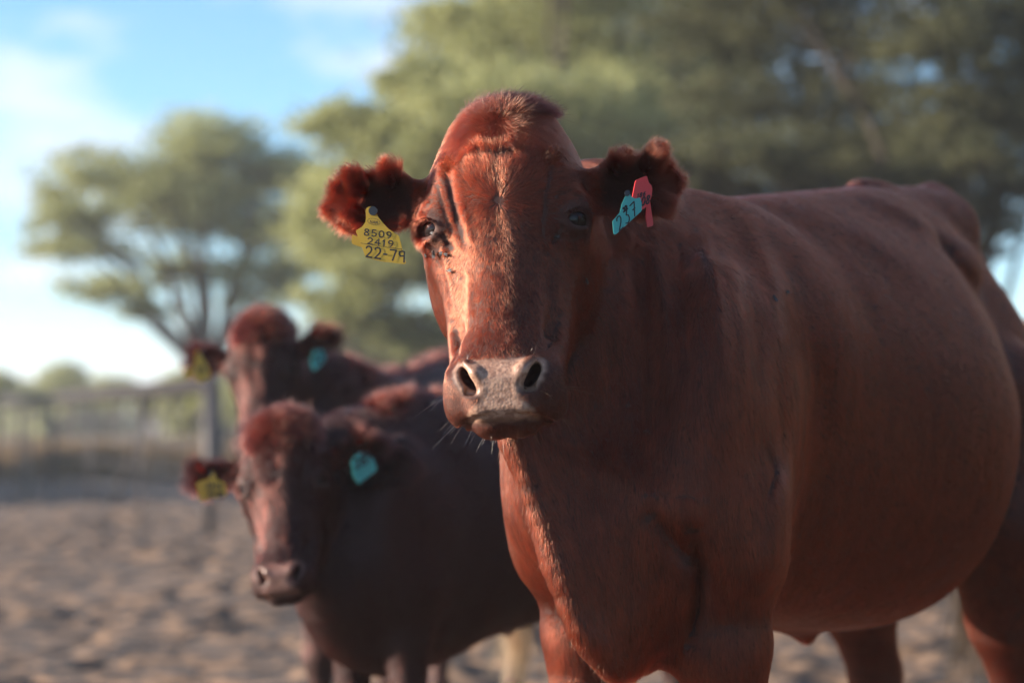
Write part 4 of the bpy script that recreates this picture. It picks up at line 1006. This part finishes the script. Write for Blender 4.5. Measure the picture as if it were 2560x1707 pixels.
simple_tag('yellow ear tag of the calf standing behind, against the pale sky', 6.18, (.10, -1, .1), [(232, 360), (270, 355), (282, 410), (320, 470), (330, 540), (250, 570), (205, 500), (228, 430)], YEL, [('19', (240, 500), (26, 2), (2, -40), .0018)], back=[(150, 470), (190, 450), (215, 530), (160, 540)])
simple_tag('turquoise ear tag of the calf standing behind', 6.22, (.3, -1, .1), [(1000, 370), (1030, 335), (1065, 350), (1082, 410), (1050, 450), (1005, 492), (985, 430)], TEAL, [('82', (1005, 440), (24, -8), (-4, -50), .0018)])
# ------------------------------------------------------------------ flies
FLYM = mat('black_fly', (.012, .012, .014), .35); WING = mat('fly_wing', (.06, .065, .075), .65); 
def surf_hit(px, py, an=COW):
    """first point of the cow's skin along the line of sight through px,py"""
    d = ray(px, py).astype(np.float32); o = np.array([0, 0, CAM_H], np.float32); t = np.arange(2.9, 4.9, .003, dtype=np.float32)
    f = an.field(o + t[:, None] * d); i = int(np.argmax(f < 0)); t0, t1 = t[i - 1], t[i]; tt = t0 + (t1 - t0) * f[i - 1] / (f[i - 1] - f[i])
    p = (o + tt * d)[None]; n = norm(grad(an.field, p.astype(np.float32), .002))[0]
    return p[0].astype(float), n
def fly(px, py, label, ang, s=1.0):
    p, n = surf_hit(px, py); e = empty('fly', p); tag(e, label, 'fly', 'flies on the big cow')
    up = n; a = np.cross(up, [math.cos(ang), .3, math.sin(ang)]); a /= np.linalg.norm(a); b = np.cross(up, a); c = p + n * .0045
    m = MB(); l = .0042 * s
    m.tube([c + a * l * k for k in (-1, -.6, 0, .5, .62, .8, 1.0, 1.18)], [.0004, .0013 * s, .0018 * s, .0013 * s, .0011 * s, .0015 * s, .0013 * s, .0004], 8)
    for sx in (-1, 1):
        for k in (-.2, .25, .6): m.tube([c + a * l * k, c + a * l * k + b * sx * .003 * s + n * .001, c + a * l * k * 1.2 + b * sx * .0042 * s - n * .0035], .00022, 4)
    m.build('body', FLYM, e, smooth=True)
    for sx in (-1, 1):
        m = MB(); w0 = c + a * l * .3 + n * .0014; q = [w0, w0 - a * .0030 * s + b * sx * .0024 * s, w0 - a * .0066 * s + b * sx * .0022 * s, w0 - a * .0068 * s + b * sx * .0008 * s]
        m.add(q + [x + n * .0001 for x in q], [(0, 1, 2, 3), (7, 6, 5, 4)]); m.build('wing', WING, e)
for px, py, l_, a_, s_ in [(1089, 633, 'black fly below the eye by the yellow tag, biggest of the cluster', .3, 1.15), (1071, 636, 'black fly below the eye, outermost of the cluster', 1.8, .9), (1108, 633, 'black fly of the cluster under the eye, closest to the nose ridge', 2.6, 1.0), (1117, 635, 'dark fly touching the innermost end of the cluster under the eye', 1.2, .8),
                           (1084, 584, 'black fly in the inner corner of the eye by the yellow tag', 1.0, .7), (1127, 678, 'lone black fly on the cheek below the cluster of flies', 1.5, 1.0), (1460, 702, 'lone black fly on the shaded cheek', .6, 1.0), (1386, 590, 'dark fly beside the eye in the shade', 2.0, .9),
                           (1932, 749, 'black fly on the shoulder, lower of the two', .4, 1.1), (1962, 733, 'black fly on the shoulder, upper of the two', 2.2, 1.0)]:
    fly(px, py, l_, a_, s_)
# ------------------------------------------------------------------ whiskers, lashes, long tufts of the big cow
def pick(cond, n, seed):
    idx = np.nonzero(cond)[0]; r = np.random.default_rng(seed); i = r.choice(idx, n); return V0[i], N0[i], H0[i]
V0, N0, H0 = COWV, COWN, COW.to_head(COWV).astype(float)
r = np.random.default_rng(8)
c = (H0[:, 2] < -.235) & (H0[:, 1] < -.03) & (np.abs(H0[:, 0]) > .05) & (np.abs(H0[:, 0]) < .10)
p1_, n1_, h1 = pick(c, 22, 1); out = np.stack([np.sign(h1[:, 0]) * 1.0, -.4 + 0 * h1[:, 0], -.35 - .3 * (h1[:, 2] < -.26)], 1) @ COW.Hr.T
strands('whiskers', p1_, n1_ * .5 + out, r.uniform(.018, .040, 22), .00017, cow, PALE, seed=4)
c = (H0[:, 2] < -.285) & (np.abs(H0[:, 0]) < .06) & (H0[:, 1] < -.04); p1_, n1_, h1 = pick(c, 16, 2)
strands('chin_whiskers', p1_, n1_ * .6 + np.stack([h1[:, 0] * 14, -.3 + 0 * h1[:, 0], -.8 + 0 * h1[:, 0]], 1) @ COW.Hr.T, r.uniform(.012, .026, 16), .00016, cow, PALE, seed=5)
c = (H0[:, 2] < -.185) & (H0[:, 2] > -.200) & (np.abs(H0[:, 0]) < .06) & (H0[:, 1] < -.09); p1_, n1_, h1 = pick(c, 22, 3)
strands('nose_whiskers', p1_, n1_ * .9 + np.array([.1, 0, .3]), r.uniform(.010, .022, 22), .00022, cow, PALE, seed=6)
# lashes
for sd_ in (-1, 1):
    t = np.linspace(0, 1, 60); lid = np.stack([sd_ * np.interp(t, [0, .4, .75, 1], [.092, .106, .118, .123]), np.interp(t, [0, .4, .75, 1], [-.008, -.002, .013, .028]), np.interp(t, [0, .4, .75, 1], [.008, .0155, .013, .006])], 1)
    rt = np.array([COW.from_head(q) for q in lid]); dr = (np.stack([sd_ * (.55 + .4 * t), -1 + .6 * t, -.18 + 0 * t], 1)) @ COW.Hr.T
    strands('eyelashes', rt, dr, np.full(60, .019), .00035, cow, COAT_DARK, bend=(0, 0, -.22), seed=7 + sd_, jit=.18)
# horn bud tufts and poll tuft
for k, (hx, hz) in enumerate(((-.074, .086), (.074, .086))):
    c = (np.hypot(H0[:, 0] - hx, H0[:, 2] - hz) < .012) & (H0[:, 1] < .06); p1_, n1_, h1 = pick(c, 170, 10 + k)
    strands('bud_tuft', p1_, n1_ + np.array([0, -.1, .35]), np.full(170, .013), .00028, cow, COAT_TIP, bend=(0, 0, -.1), seed=20 + k, jit=.25)
c = (np.hypot(H0[:, 0] * .8, H0[:, 2] - .148) < .028) & (H0[:, 1] < .12); p1_, n1_, h1 = pick(c, 800, 14)
strands('poll_tuft', p1_, n1_ * .8 + norm(np.stack([h1[:, 0], 0 * h1[:, 0], h1[:, 2] - .148], 1)) @ COW.Hr.T * .9, r.uniform(.016, .032, 800), .00030, cow, COAT_TIP, bend=(0, 0, -.25), seed=31, jit=.22)
c = (H0[:, 2] > .155) & (np.abs(H0[:, 0]) < .09) & (H0[:, 1] < .25); p1_, n1_, h1 = pick(c, 9000, 15)
strands('crest_hair', p1_, n1_ * .55 + np.stack([.75 + 2 * h1[:, 0], .3 + 0 * h1[:, 0], .25 + 0 * h1[:, 0]], 1) @ COW.Hr.T, r.uniform(.014, .030, 9000), .00022, cow, COAT_DARK, bend=(.1, 0, -.2), seed=32, jit=.20)

# fuzz on the sunlit edge of the dewlap, tail switches and chest tufts
r = np.random.default_rng(91); k = 1900; ti = r.random(k) * (len(RIDGE) - 1.01); i0 = ti.astype(int); fr_ = (ti - i0)[:, None]; RR = np.array(RIDGE)
rt = RR[i0] * (1 - fr_) + RR[i0 + 1] * fr_ + r.normal(0, .006, (k, 3)) + [-.004, -.004, 0]
strands('dewlap_hair', rt, np.tile([-.55, -.45, -1.0], (k, 1)), r.uniform(.007, .015, k), .00018, cow, COAT, bend=(.1, 0, -.4), seed=92, jit=.40)
def switch(name, root, spread, length, n, m, par, seed):
    r = np.random.default_rng(seed); rt = np.asarray(root) + r.normal(0, 1, (n, 3)) * spread
    return strands(name, rt, np.tile([0, 0, -1.0], (n, 1)), r.uniform(.55, 1.1, n) * length, .00045, par, m, bend=(0, 0, .02), seed=seed, jit=.10)
switch('tail_switch', COW.from_body((1.35, 0, .70)), (.014, .014, .05), .30, 420, STRAW, cow, 93)
switch('tail_switch', P(1285, 1575, 6.30), (.022, .02, .03), .16, 300, STRAW, calf, 94)

# ------------------------------------------------------------------ haze volume added to lighten and soften the far trees
def haze():
    m = bpy.data.materials.new('added_haze'); m.use_nodes = True; nt = m.node_tree; nt.nodes.clear()
    o = N(nt, 'ShaderNodeOutputMaterial'); v = N(nt, 'ShaderNodeVolumePrincipled')
    v.inputs['Color'].default_value = (.93, .95, 1.0, 1); v.inputs['Density'].default_value = .0013; v.inputs['Anisotropy'].default_value = .1
    L(nt, v.outputs[0], o.inputs['Volume'])
    b = MB(); b.box((0, 700, 8.0), (905, 815, 9.5)); tag(b.build('haze', m), 'thin haze added over the plain', 'haze', kind='stuff')
haze()
